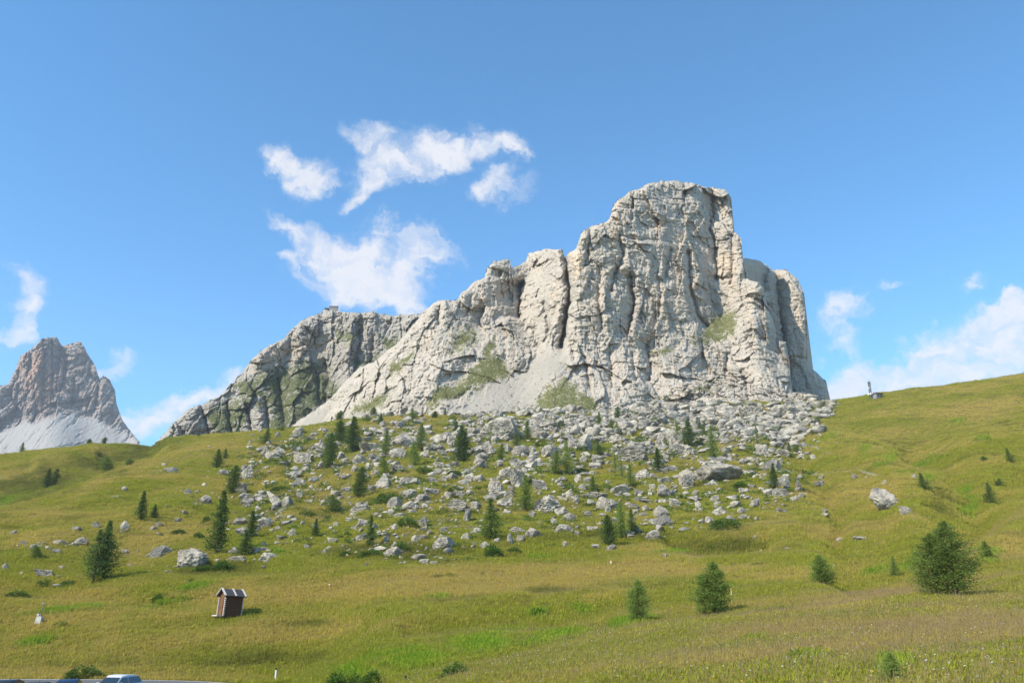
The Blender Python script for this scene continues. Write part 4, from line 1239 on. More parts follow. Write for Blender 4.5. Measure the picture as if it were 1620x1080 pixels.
# nettles by the road
for (u, v, w, h, lab) in ((545, 1094, 60, 34, 'lush pale green nettle clump at the roadside, left part'), (588, 1092, 46, 30, 'lush pale green nettle clump at the roadside, right part')):
    x, y, z = (a[0] for a in hit([u], [v]))
    k = y / F
    m_ = shrub_mesh(77 + u, 2600, 0.05, 0.9); m_.materials.append(m_shrubl)
    o = link('nettle_clump', m_, None, label=lab, cat='nettles', group='nettles at the roadside')
    o.location = (x, y, z); o.scale = (w * k * 1.15, w * k, h * k * 1.5)

# ================================================================ BOULDERS
def rock_mesh(seed, sub=4, rough=1.0):
    bm = bmesh.new()
    bmesh.ops.create_icosphere(bm, subdivisions=sub, radius=1.0)
    co = np.array([v.co[:] for v in bm.verts])
    fc = np.array([[v.index for v in f.verts] for f in bm.faces])
    bm.free()
    rr = np.random.RandomState(seed)
    # cut by planes: an angular block
    p = co.copy()
    for k in range(rr.randint(10, 17) if sub > 3 else rr.randint(8, 12)):
        n = rr.normal(size=3); n /= np.linalg.norm(n)
        d = rr.uniform(0.42, 0.82) if sub > 3 else rr.uniform(0.30, 0.66)
        t = p @ n - d
        p = p - np.where(t > 0, t, 0)[:, None] * n * 0.985
    q = p + seed * 3.7
    r = np.linalg.norm(p, axis=1)[:, None]
    nrm = p / (r + 1e-9)
    disp = (0.13 if sub > 3 else 0.05) * fbm(q[:, 0] * 1.3, q[:, 1] * 1.3, q[:, 2] * 1.3, 3) + rough * 0.13 * (ridged(q[:, 0] * 2.6, q[:, 1] * 2.6, q[:, 2] * 3.4, 3) - 0.65) + rough * 0.10 * (ridged(q[:, 0] * 5.5, q[:, 1] * 5.5, q[:, 2] * 7, 2) - 0.65) + rough * 0.07 * fbm(q[:, 0] * 9, q[:, 1] * 9, q[:, 2] * 11, 2)
    p = p + nrm * disp[:, None]
    lo, hi = p.min(0), p.max(0)
    p = (p - (lo + hi) / 2) / (hi - lo)
    return p, fc


ROCKS = []
for i in range(16):
    p, fc = rock_mesh(100 + i, 5, 1.0 + 0.5 * (i % 3))
    me = big_mesh('boulder', p, fc, smooth=False)
    sm = np.zeros(len(fc), bool); me.polygons.foreach_set('use_smooth', sm)
    me.materials.append(m_rock)
    ROCKS.append(me)
BOX = []          # bounding boxes in photo pixels: u0, v0, u1, v1


def tile(ox, oy, k, txt):
    for part in txt.split(';'):
        part = part.strip()
        if part:
            a = [float(q) for q in part.split(',')]
            BOX.append((ox + a[0] / k, oy + a[1] / k, ox + a[2] / k, oy + a[3] / k))


tile(380, 640, 6.75, '540,505,770,645;250,500,415,585;330,455,475,540;190,440,310,505;70,428,155,468;635,345,800,395;365,295,425,360;265,375,320,410;520,325,580,375;600,290,660,350;820,365,890,480;730,300,830,350;865,250,950,305;780,470,895,540;480,495,545,545;580,430,670,480;0,690,135,815;100,640,175,685;0,640,80,700;490,725,610,810;550,650,620,720;550,790,700,895;630,665,735,725;730,690,785,745;765,750,830,795;815,600,915,685;885,680,925,725;1185,530,1350,650;1175,640,1250,740;1320,625,1410,720;970,390,1080,460;1030,500,1110,590;1250,415,1510,500;1350,515,1450,575;1270,740,1400,815;1440,770,1620,905;1340,870,1440,945;1100,170,1245,235;295,675,355,725;180,595,250,630;1030,830,1075,865;1135,820,1190,870;730,855,790,895;470,630,505,665')
tile(600, 640, 6.75, '115,295,430,460;95,460,290,570;345,270,430,320;490,275,595,325;555,290,810,420;710,330,810,480;940,240,1040,330;1050,140,1510,390;1180,65,1275,150;1190,330,1290,410;1270,320,1410,400;1080,385,1250,550;1340,420,1400,530;1420,435,1610,570;1385,580,1580,690;1000,560,1130,655;530,420,690,500;450,490,530,570;535,525,575,560;590,505,635,540;80,585,160,650;125,650,270,735;295,645,375,695;490,715,630,780;500,770,620,840;205,775,430,880;585,610,700,680;710,725,840,810;760,610,850,670;895,690,990,755;1265,680,1420,800;1390,690,1540,900;1160,820,1330,965;1225,760,1340,830;940,770,1160,830;410,125,505,175;850,105,990,160;940,490,990,540')
tile(820, 640, 6.75, '150,150,440,275;315,95,380,165;130,270,320,370;290,325,380,410;440,250,570,330;470,140,620,230;550,210,690,330;690,125,830,220;900,130,980,210;620,315,800,520;530,370,630,470;775,325,960,430;960,315,1130,400;1060,430,1400,640;1350,380,1460,475;1470,370,1580,470;1080,130,1200,190;1190,100,1300,165;1080,205,1240,280;1290,10,1530,130;0,430,120,560;240,430,450,570;110,440,190,540;150,570,260,660;0,590,90,680;300,590,460,680;0,690,70,890;650,550,740,635;780,545,845,615;925,580,985,635;810,620,880,680;570,605,640,655;600,760,680,840;660,715,840,765;690,775,800,850;140,800,310,930;1050,650,1210,710;1255,690,1410,805;1400,730,1475,795;990,850,1195,965;1400,850,1470,910;645,850,730,905;1365,165,1520,225;1430,300,1620,400')
tile(1040, 640, 6.75, '640,0,920,130;890,20,1150,180;1300,20,1500,150;1480,20,1640,130;560,130,670,200;350,120,460,190;1165,140,1300,200;1150,205,1280,270;1385,200,1560,300;1430,325,1550,385;1280,480,1440,565;1130,575,1355,715;1060,420,1200,520;1220,390,1370,460;140,420,440,550;0,300,90,480;110,310,220,460;710,455,800,520;880,440,955,490;700,525,820,605;870,575,950,645;240,690,430,900;100,650,225,720;10,770,150,860;0,860,160,1010;65,530,130,610;470,600,530,650;340,590,380,640;1280,760,1430,890;1480,755,1560,790;970,835,1030,880;880,890,1000,955;1380,610,1440,645;530,830,620,880')
tile(380, 760, 6.75, '75,140,300,230;430,180,545,280;20,235,100,280;165,410,325,525;370,375,455,435;345,490,430,545;500,515,600,610;1165,265,1385,350;1245,415,1375,495;1220,570,1370,640;1430,570,1590,610;1420,340,1490,390;100,720,300,770;185,785,400,880;0,835,70,870;215,905,300,940;0,505,75,590;0,400,60,470;0,50,50,130;595,130,665,195;680,105,735,155;755,160,810,190;735,590,780,620;625,430,710,465;860,740,930,790;880,635,920,670;1030,165,1090,205;15,125,95,165;1310,880,1390,930;985,445,1050,500')
tile(600, 760, 6.75, '70,185,235,310;240,100,400,210;220,225,410,325;380,150,540,240;455,80,635,180;445,255,525,305;710,210,940,335;950,230,1075,320;800,115,920,170;920,95,1010,165;1235,140,1320,195;1330,110,1440,190;1250,190,1430,305;1105,150,1160,195;890,330,975,450;420,390,510,505;490,380,545,440;400,505,510,555;130,470,190,530;335,585,410,670;410,580,520,640;560,625,800,745;640,505,740,555;870,565,965,650;1000,500,1090,560;1390,490,1560,570;1370,565,1430,700;1210,615,1310,680;1065,660,1180,735;1465,590,1560,670;1555,550,1620,630;30,710,270,825;340,785,490,865;415,840,525,905;535,860,640,905;970,680,1030,720;80,305,160,375;150,340,260,400;440,675,500,705;40,600,110,670;630,190,690,235;800,470,845,505;590,455,630,510;640,570,700,610')
tile(820, 760, 6.75, '155,160,480,350;480,90,590,200;560,160,655,260;665,115,970,210;840,180,1075,325;730,215,840,280;385,280,530,380;110,325,200,395;480,355,620,450;345,405,425,475;190,420,255,465;395,475,600,560;70,515,275,620;0,590,70,660;700,325,795,390;860,350,940,395;920,275,1000,360;835,445,915,490;735,490,870,550;590,545,660,595;460,660,550,720;700,635,760,675;780,685,870,750;940,690,1055,770;1140,535,1250,615;1230,490,1310,570;1360,540,1535,640;1240,100,1360,170;1290,195,1435,255;1230,170,1320,225;1150,250,1290,310;1290,340,1390,390;1320,270,1385,335;1225,285,1290,335;1450,270,1620,400;1400,390,1620,495;1335,425,1400,475;1540,780,1610,830;1000,400,1060,465;640,50,730,95')
tile(1040, 760, 6.75, '120,195,250,290;20,370,170,490;370,100,430,170;505,125,570,160;570,165,690,235;580,95,645,145;885,145,980,195;980,165,1045,200;790,215,920,290;860,290,970,360;870,360,1010,420;1000,200,1120,310;1135,210,1185,250;1180,125,1235,175;1240,95,1405,195;1430,165,1520,225;1515,135,1590,200;1270,295,1360,355;1310,225,1375,275;405,220,475,295;730,260,775,295;600,300,680,340;510,385,610,455;365,360,410,415;440,390,490,425;280,425,350,465;275,260,315,300;455,480,500,510;1015,580,1070,620;1090,720,1130,750;1165,440,1235,480;1555,520,1590,550;130,475,190,515;1030,380,1080,420;925,430,970,475')
tile(0, 660, 2.572, '795,318,858,358;740,290,780,318;880,215,925,240;960,195,1030,260;955,270,1000,318;930,410,1000,448;945,450,1005,485;700,545,830,620;925,530,970,560;605,525,690,570;480,425,520,465;130,622,210,655;205,680,240,700;660,205,695,222;285,445,330,465;365,425,405,450;205,500,265,520;290,490,355,520;605,445,635,465;700,412,735,432;635,465,660,480;630,428,660,445;485,540,525,560;515,600,545,612;225,605,262,620;30,462,65,480;75,505,115,522;110,518,160,540;205,535,245,555;0,600,30,625;405,480,440,520;735,375,760,392;495,285,525,300;450,318,495,330;915,568,1000,590;820,262,845,280;790,288,815,305')
tile(1080, 580, 2.159, '745,478,785,515;590,580,632,598;525,582,550,600;465,483,502,500;580,365,600,385;622,368,638,382;785,376,808,392;240,574,258,586;438,300,460,318;435,390,490,412;680,388,705,402;880,558,900,575;965,565,985,577')
# boxes of the boulders that are built one by one further down are not in the list
BOX.sort(key=lambda b_: -(b_[2] - b_[0]) * (b_[3] - b_[1]))


def dir_word(du, dv):
    a = math.degrees(math.atan2(-dv, du)) % 360
    return ['right of', 'above right of', 'above', 'above left of', 'left of', 'below left of', 'below', 'below right of'][int(((a + 22.5) % 360) // 45)]


def place_rock(bx, mesh, depth=0.85, sink=0.22, name='boulder', yaw=None, pos=None):
    u0, v0, u1, v1 = bx
    h = v1 - v0
    x, y, z = pos if pos is not None else tuple(a[0] for a in hit([(u0 + u1) / 2], [v1 - 0.12 * h]))
    k = math.hypot(y, z) / F * CP
    w_m, h_m = (u1 - u0) * k, h * k
    h_m *= 1 + sink
    d_m = max(w_m * depth, h_m * 0.7)
    o = bpy.data.objects.new(name, mesh); C.objects.link(o)
    flip = R_.choice((0, 1))
    o.scale = (w_m * 1.06, d_m, h_m * 1.12)
    o.rotation_euler = (R_.uniform(-.12, .12), R_.uniform(-.12, .12), math.pi * flip + (R_.uniform(-.25, .25) if yaw is None else yaw))
    o.location = (x, y + d_m * 0.30, z + h_m * (0.5 - sink))
    return o


n_ind = 285
bc_u = np.array([(b_[0] + b_[2]) / 2 for b_ in BOX]); bc_v = np.array([b_[3] - 0.12 * (b_[3] - b_[1]) for b_ in BOX])
bx_, by_, bz_ = hit(bc_u, bc_v)
SHORT = [(165, 880, 'the two topped left conifer'), (222, 805, 'the slim left conifer'), (342, 830, 'the tallest conifer'), (367, 762, 'the bushy upper left conifer'), (398, 832, 'the spruce by the knobbed boulder'),
         (387, 862, 'the small spruce near tallest conifer'), (343, 727, 'the lone conifer below the skyline'), (54, 875, 'the small far left conifer'), (419, 692, 'the corner larch at upper left'), (463, 703, 'the thin upper left larch'),
         (521, 715, 'the conifer beside the dark slab'), (540, 683, 'the rounded upper left conifer'), (557, 690, 'the dense conifer below sandy scree'), (601, 664, 'the narrow conifer on the rise'), (610, 700, 'the larch left of layered slab'),
         (566, 766, 'the conifer left of juniper mat'), (608, 738, 'the light larch below layered slab'), (666, 692, 'the larch right of layered slab'), (656, 720, 'the larch above broad juniper mat'), (728, 705, 'the broad double topped conifer'),
         (721, 677, 'the conifer above sloping slabs'), (688, 656, 'the round conifer on the rise'), (775, 685, 'the thin larch before huge boulder'), (834, 682, 'the larch right of huge boulder'), (791, 718, 'the larch below the huge boulder'),
         (948, 665, 'the conifer below the grass triangle'), (977, 655, 'the dark conifer above the blocks'), (971, 678, 'the pair of small upper conifers'), (927, 674, 'the tiny upper middle larch'), (898, 727, 'the tall light mid field larch'), (878, 734, 'the wide light mid field larch'),
         (947, 712, 'the larch by the pointed boulder'), (973, 724, 'the thin larch by square block'), (998, 755, 'the light larch below square block'), (1043, 730, 'the dark conifer by square block'), (938, 768, 'the larch above long boulder row'),
         (831, 782, 'the feathery larch in mid field'), (1055, 703, 'the small larch near pale cube'), (1090, 686, 'the dense dark upper right conifer'), (1129, 703, 'the tall pale upper right larch'), (1199, 687, 'the sparse broken larch'), (1254, 709, 'the two conifers at right rim'),
         (1225, 758, 'the conifer right of cave boulder'), (1198, 736, 'the leafless brown shrub tree'), (963, 843, 'the egg shaped pine'), (983, 826, 'the feathery larch beside egg pine'), (999, 828, 'the second larch beside egg pine'), (776, 825, 'the broad lower middle larch'),
         (498, 837, 'the lone spruce on grass'), (586, 842, 'the narrow lower left spruce'), (525, 799, 'the shrubby lower left larch'), (1512, 895, 'the largest nearest larch'), (1463, 764, 'the larch above big white boulder'), (1568, 778, 'the leaning far right larch'),
         (449, 731, 'the shrub left of dark slab'), (445, 770, 'the juniper above tilted slab'), (672, 743, 'the broad juniper mat'), (720, 772, 'the round mid field shrub'), (763, 769, 'the flat shrub by round boulder'), (612, 786, 'the largest juniper mat'), (645, 822, 'the steep dark lower shrub'),
         (635, 865, 'the shrub above lower flat rock'), (782, 870, 'the big green lower bush'), (704, 886, 'the flat shrub at lower edge'), (484, 810, 'the lens shaped juniper'), (549, 845, 'the small round lower shrub'), (919, 743, 'the flat mid field juniper'), (851, 702, 'the shrub right of huge boulder'),
         (1018, 692, 'the shrub left of pale cube'), (1171, 766, 'the bright shrub before cave boulder'), (1152, 828, 'the large dark juniper bush'), (1127, 864, 'the tiny shrub below juniper bush'), (873, 860, 'the small shrub on grass tongue'), (66, 924, 'the left bush by white stone'),
         (312, 846, 'the bush left of tallest conifer'), (352, 894, 'the bush right of mossy boulder'), (280, 841, 'the bush above white rock group'), (1384, 790, 'the big white lone boulder'), (1264, 765, 'the stone cairn'), (298, 885, 'the mossy dark boulder'), (432, 796, 'the long tilted slab'), (1140, 750, 'the overhanging cave boulder')]
sizes = sorted([(b_[2] - b_[0]) for b_ in BOX[:n_ind]])
seen_keys = {}
rock_rec = []
for i, b_ in enumerate(BOX[:n_ind]):
    o = place_rock(b_, ROCKS[(i * 7 + i // 5) % len(ROCKS)], depth=R_.uniform(0.65, 1.0), pos=(bx_[i], by_[i], bz_[i]))
    u, v = (b_[0] + b_[2]) / 2, (b_[1] + b_[3]) / 2
    w, h = b_[2] - b_[0], b_[3] - b_[1]
    size = 'huge' if w > 45 else 'large' if w > 27 else 'medium sized' if w > 15 else 'small' if w > 9 else 'tiny'
    shape = 'flat' if w / h > 2.1 else 'broad' if w / h > 1.45 else 'tall' if w / h < 0.85 else 'blocky'
    j = min(range(len(SHORT)), key=lambda q: (SHORT[q][0] - u) ** 2 + 1.6 * (SHORT[q][1] - v) ** 2)
    rock_rec.append([o, u, v, size, shape, j, math.hypot(SHORT[j][0] - u, SHORT[j][1] - v)])
    o['category'] = 'boulder'; o['group'] = 'limestone boulders on the slope'
# labels: size, shape, side of the nearest tree or shrub; where several would read alike, their order from it
byk = {}
for r in rock_rec:
    r.append(dir_word(r[1] - SHORT[r[5]][0], r[2] - SHORT[r[5]][1]))
    byk.setdefault((r[3], r[4], r[7], r[5]), []).append(r)
ORD = ['', 'second nearest ', 'third nearest ', 'fourth nearest ', 'fifth nearest ', 'sixth nearest ', 'seventh nearest ', 'eighth nearest ']


def short_phrase(lab):
    w_ = lab.split()
    return ' '.join(w_)


for key, lst in byk.items():
    lst.sort(key=lambda r: r[6])
    for n_, r in enumerate(lst):
        lead = ('nearest ' if len(lst) > 1 and n_ == 0 else ORD[n_])
        ph = short_phrase(SHORT[r[5]][2])
        t_ = f'{lead}{r[3]} {r[4]} boulder {r[7]} {ph}'.split()
        room = 16
        r[0]['label'] = ' '.join(t_[:room])
# boulders with a look of their own ---------------------------------------------------
def special(bx, seed, label, depth=0.8, fn=None, sub=5, name='boulder', rough=1.2, yaw=0.0):
    p, fc = rock_mesh(seed, sub, rough)
    if fn is not None:
        p = fn(p)
    me = big_mesh(name, p, fc, smooth=False); me.materials.append(m_rock)
    o = place_rock(bx, me, depth, 0.1, name, yaw)
    o['label'] = label; o['category'] = 'boulder'; o['group'] = 'limestone boulders on the slope'
    return o


def tilt_slab(p):
    a = math.radians(42)
    q = p.copy(); q[:, 2] *= 0.42
    x = q[:, 0] * math.cos(a) - q[:, 2] * math.sin(a); z = q[:, 0] * math.sin(a) + q[:, 2] * math.cos(a)
    q[:, 0] = x; q[:, 2] = z
    lo, hi = q.min(0), q.max(0)
    return (q - (lo + hi) / 2) / (hi - lo)


def cave(p):
    q = p.copy()
    right = np.clip((q[:, 0] + 0.25) / 0.35, 0, 1)
    low = np.clip((0.22 - q[:, 2]) / 0.6, 0, 1)
    q[:, 1] = q[:, 1] + 0.9 * low * right
    q[:, 0] = q[:, 0] - 0.30 * low * np.clip(q[:, 0], 0, 1)
    q[:, 2] = q[:, 2] - 0.10 * np.clip(-q[:, 0], 0, 1)
    return q


special((417, 780, 448, 812), 201, 'long grey slab tilted up to the right in the left field', 0.5, tilt_slab)
special((1106, 732, 1186, 768), 202, 'wide overhanging boulder with a dark cave under its right side', 1.1, cave)
def slant(p):
    a = math.radians(-30)
    q = p.copy(); q[:, 2] *= 0.62
    x = q[:, 0] * math.cos(a) - q[:, 2] * math.sin(a); z = q[:, 0] * math.sin(a) + q[:, 2] * math.cos(a)
    q[:, 0] = x; q[:, 2] = z
    lo, hi = q.min(0), q.max(0)
    return (q - (lo + hi) / 2) / (hi - lo)


special((1383, 774, 1430, 810), 203, 'big white slanting boulder alone on the right hand meadow slope', 0.7, slant)
special((272, 871, 323, 902), 204, 'mossy dark boulder at the foot of the left slope', 0.8)
# cairn
x, y, z = (a[0] for a in hit([1264], [776]))
k = y / F
root = bpy.data.objects.new('cairn', None); C.objects.link(root); root.location = (x, y, z)
root['label'] = 'little stacked stone cairn on grass at the right of the boulder field'; root['category'] = 'cairn'
for i, (w, h, zz) in enumerate(((13, 6, 2), (10, 6, 7), (6, 5, 11), (5, 5, 15), (7, 3, 18.5))):
    o = link('stone', ROCKS[i + 3], None, root)
    o.scale = (w * k, w * k * .9, h * k * 1.2); o.location = ((i % 2) * 0.12 - 0.1, 0, zz * k); o.rotation_euler = (0, 0, i * 1.3)

# small stones in between: too many to count
rr = np.random.RandomState(8)
cu_, cv_, cw_ = [], [], []
for b_ in BOX[n_ind:]:
    cu_.append((b_[0] + b_[2]) / 2); cv_.append(b_[3]); cw_.append((b_[2] - b_[0]))
n_try = 64000
uu = rr.uniform(250, 1340, n_try); vv_ = rr.uniform(640, 900, n_try)
fd = field_mask(uu, vv_)
cl = fbm(uu / 22, vv_ / 12, 0 * uu + 4.4, 3)
dens = 0.60 * fd * np.clip(0.42 + 1.7 * cl, 0, 1) * (0.34 + 0.86 * sstep(860, 700, vv_))
dens = dens + 0.30 * sstep(715, 675, vv_) * sstep(780, 900, uu) * (1 - sstep(1240, 1330, uu)) * (fd > 0.2)
dens = dens + 0.022 * (vv_ > 700) * (uu < 470) * np.clip(0.4 + 2 * cl, 0, 1) + 0.004 * (uu > 1180) * (vv_ > 700)
keep = rr.rand(n_try) < dens
uu, vv_ = uu[keep], vv_[keep]
ww = np.clip(1.3 * np.exp(rr.normal(size=len(uu)) * 0.80 + 0.80), 1.3, 19)
ww = ww * (1 + 0.6 * sstep(780, 680, vv_) * sstep(560, 760, uu)) * (1 + 0.2 * (sstep(715, 665, vv_) * sstep(850, 940, uu)))
ww = np.minimum(ww, 26)
for b_ in BOX[:n_ind]:          # broken pieces round each boulder
    for q_ in range(rr.randint(2, 6)):
        bw = b_[2] - b_[0]
        cu_.append((b_[0] + b_[2]) / 2 + rr.normal() * bw * 0.75); cv_.append(b_[3] + rr.uniform(-0.6, 0.35) * (b_[3] - b_[1])); cw_.append(float(np.clip(bw * rr.uniform(0.12, 0.42), 1.5, 12)))
uu = np.concatenate([uu, cu_]); vv_ = np.concatenate([vv_, cv_]); ww = np.concatenate([ww, cw_])
sx, sy, sz = hit(uu, vv_)
pr = RUB[0]; pr = pr[rr.randint(0, len(pr), 1500)]
ps = RUB[1]; ps = ps[rr.randint(0, len(ps), 900)]
pr = np.concatenate([pr, ps])
sx = np.concatenate([sx, pr[:, 0]]); sy = np.concatenate([sy, pr[:, 1]]); sz = np.concatenate([sz, pr[:, 2]])
ww = np.concatenate([ww, np.clip(2.4 * np.exp(rr.normal(size=len(pr) - len(ps)) * 0.9), 1.2, 26), np.clip(1.2 * np.exp(rr.normal(size=len(ps)) * 0.5), 0.7, 5)]); uu = ww
lows = [rock_mesh(300 + i, 1, 1.0) for i in range(6)] + [rock_mesh(320 + i, 2, 1.0) for i in range(8)] + [rock_mesh(340 + i, 3, 1.2) for i in range(8)]
V_, F_, off_, A_s = [], [], 0, []
for i in range(len(uu)):
    p, fc = lows[rr.randint(0, 6)] if ww[i] < 4.6 else lows[rr.randint(6, 14)] if ww[i] < 12 else lows[rr.randint(14, 22)]
    k = sy[i] / F
    w = ww[i] * k
    a = rr.uniform(0, 6.28); ca, sa = math.cos(a), math.sin(a)
    q = p * np.array([w, w * rr.uniform(0.6, 1.1), w * rr.uniform(0.45, 0.85)])
    q = np.stack([q[:, 0] * ca - q[:, 1] * sa, q[:, 0] * sa + q[:, 1] * ca, q[:, 2]], -1)
    V_.append(q + np.array([sx[i], sy[i], sz[i] + 0.12 * w])); F_.append(fc + off_); off_ += len(p); A_s.append(np.full(len(p), rr.rand()))
me = big_mesh('stones', np.concatenate(V_), np.concatenate(F_), smooth=False)
at = me.attributes.new('shade', 'FLOAT', 'POINT'); at.data.foreach_set('value', np.concatenate(A_s).astype(np.float32))
link('stones', me, m_rock, kind='stuff', label='scattered small pale stones between the boulders on the slope', cat='stones')
print('stones', len(uu), 'tris', len(me.polygons))
rr = np.random.RandomState(21)
uu = rr.uniform(380, 1300, 5200); vv_ = rr.uniform(655, 890, 5200)
kp = rr.rand(5200) < 0.75 * field_mask(uu, vv_) * np.clip(0.25 + 1.8 * fbm(uu / 30, vv_ / 16, 0 * uu + 2.2, 3), 0, 1)
uu, vv_ = uu[kp], vv_[kp]
x, y, z = hit(uu, vv_)
cs_, ds_, ws_ = [], [], []
for i in range(len(uu)):
    k = y[i] / F; w = rr.uniform(4, 19) * k; n = 64
    d = rr.normal(size=(n, 3)); d /= np.linalg.norm(d, axis=1)[:, None]; d[:, 2] = np.abs(d[:, 2])
    c = d * rr.uniform(.4, 1, n)[:, None] * np.array([w * .55, w * .55, w * .34]) + np.array([x[i], y[i], z[i] + w * .06])
    dd = d + rr.normal(size=(n, 3)) * .5 + np.array([0, 0, .5]); dd /= np.linalg.norm(dd, axis=1)[:, None]
    l_ = w * rr.uniform(.10, .24, n)
    cs_.append(c); ds_.append(dd * l_[:, None]); ws_.append(l_ * .3)
v, f = quads_mesh('heath', np.concatenate(cs_), np.concatenate(ds_), np.concatenate(ws_), rr)
link('dwarf_shrubs', big_mesh('dwarf_shrubs', v, f, smooth=False), m_shrub, kind='stuff', label='low dark heath plants growing between the boulders', cat='heath')
print('heath', len(uu))
# ================================================================ ROAD, CARS
m_asph = plain('asphalt', (0.13, 0.128, 0.125), 0.9, 0.1, var=0.15, scale=3.0)
m_white = plain('white_paint', (0.75, 0.75, 0.72), 0.6, 0.2, var=0.05)
m_black = plain('black_plastic', (0.02, 0.02, 0.022), 0.5, 0.3)


def strip(name, pts, half, dz, mat, parent=None, off=0.0, **kw):
    P = [Vector((p[0], p[1], 0)) for p in pts]
    D = []
    for a_, b_ in zip(P[:-1], P[1:]):
        n = max(2, int((b_ - a_).length / 1.5))
        D += [a_.lerp(b_, i / n) for i in range(n)]
    D.append(P[-1])
    D = np.array([p[:2] for p in D]); D = gauss1(D, 3.0, 0)
    t = np.gradient(D, axis=0); t /= np.linalg.norm(t, axis=1)[:, None]
    nn = np.stack([-t[:, 1], t[:, 0]], -1)
    cols = np.linspace(-half, half, 5) + off
    xy = D[:, None] + nn[:, None] * cols[None, :, None]
    z = H(xy[..., 0], xy[..., 1])
    z = np.maximum(z, gauss1(z, 2.0, 0)) + dz
    v = np.concatenate([xy, z[..., None]], -1)
    return link(name, big_mesh(name, v.reshape(-1, 3), grid_faces(*v.shape[:2])), mat, parent, **kw)


RP = [(-260, 80), (-120, 77), (-60, 76), (-38, 75.7), (-28, 75), (-22.5, 71), (-20.5, 63), (-20, 48), (-22, 30), (-28, 8), (-40, -12), (-60, -35)]
road = strip('road', RP, 3.0, 0.05, m_asph, kind='structure')
strip('edge_line', RP, 0.07, 0.056, m_white, road, off=2.75)
strip('edge_line', RP, 0.07, 0.056, m_white, road, off=-2.75)
gx, gy = np.meshgrid(np.linspace(-92, -22, 40), np.linspace(50, 71.5, 16))
gz = H(gx, gy) + 0.04
link('parking_area', big_mesh('parking_area', np.stack([gx, gy, gz], -1).reshape(-1, 3), grid_faces(*gx.shape)), m_asph, kind='structure')


def car_paint(name, col, metal=0.4):
    m = plain(name, col, 0.42, 0.4, metal, var=0.02)
    m.node_tree.nodes['Principled BSDF'].inputs['Coat Weight'].default_value = 0.2
    return m


m_glass = plain('car_glass', (0.02, 0.03, 0.035), 0.04, 0.9, 0.0, var=0.02)
m_tyre = plain('tyre', (0.02, 0.02, 0.02), 0.9, 0.1)
m_rim = plain('rim', (0.45, 0.45, 0.46), 0.35, 0.5, 0.8, var=0.03)
m_lamp = plain('headlamp', (0.7, 0.72, 0.75), 0.1, 0.8, 0.2, var=0.03)


def loft(sections, closed=True):
    """sections: list of lists of points -> verts, faces"""
    v = [p for s_ in sections for p in s_]
    n = len(sections[0]); f = []
    for i in range(len(sections) - 1):
        for j in range(n if closed else n - 1):
            k = (j + 1) % n
            f.append((i * n + j, i * n + k, (i + 1) * n + k, (i + 1) * n + j))
    f.append(tuple(range(n - 1, -1, -1))); f.append(tuple(range((len(sections) - 1) * n, len(sections) * n)))
    return v, f


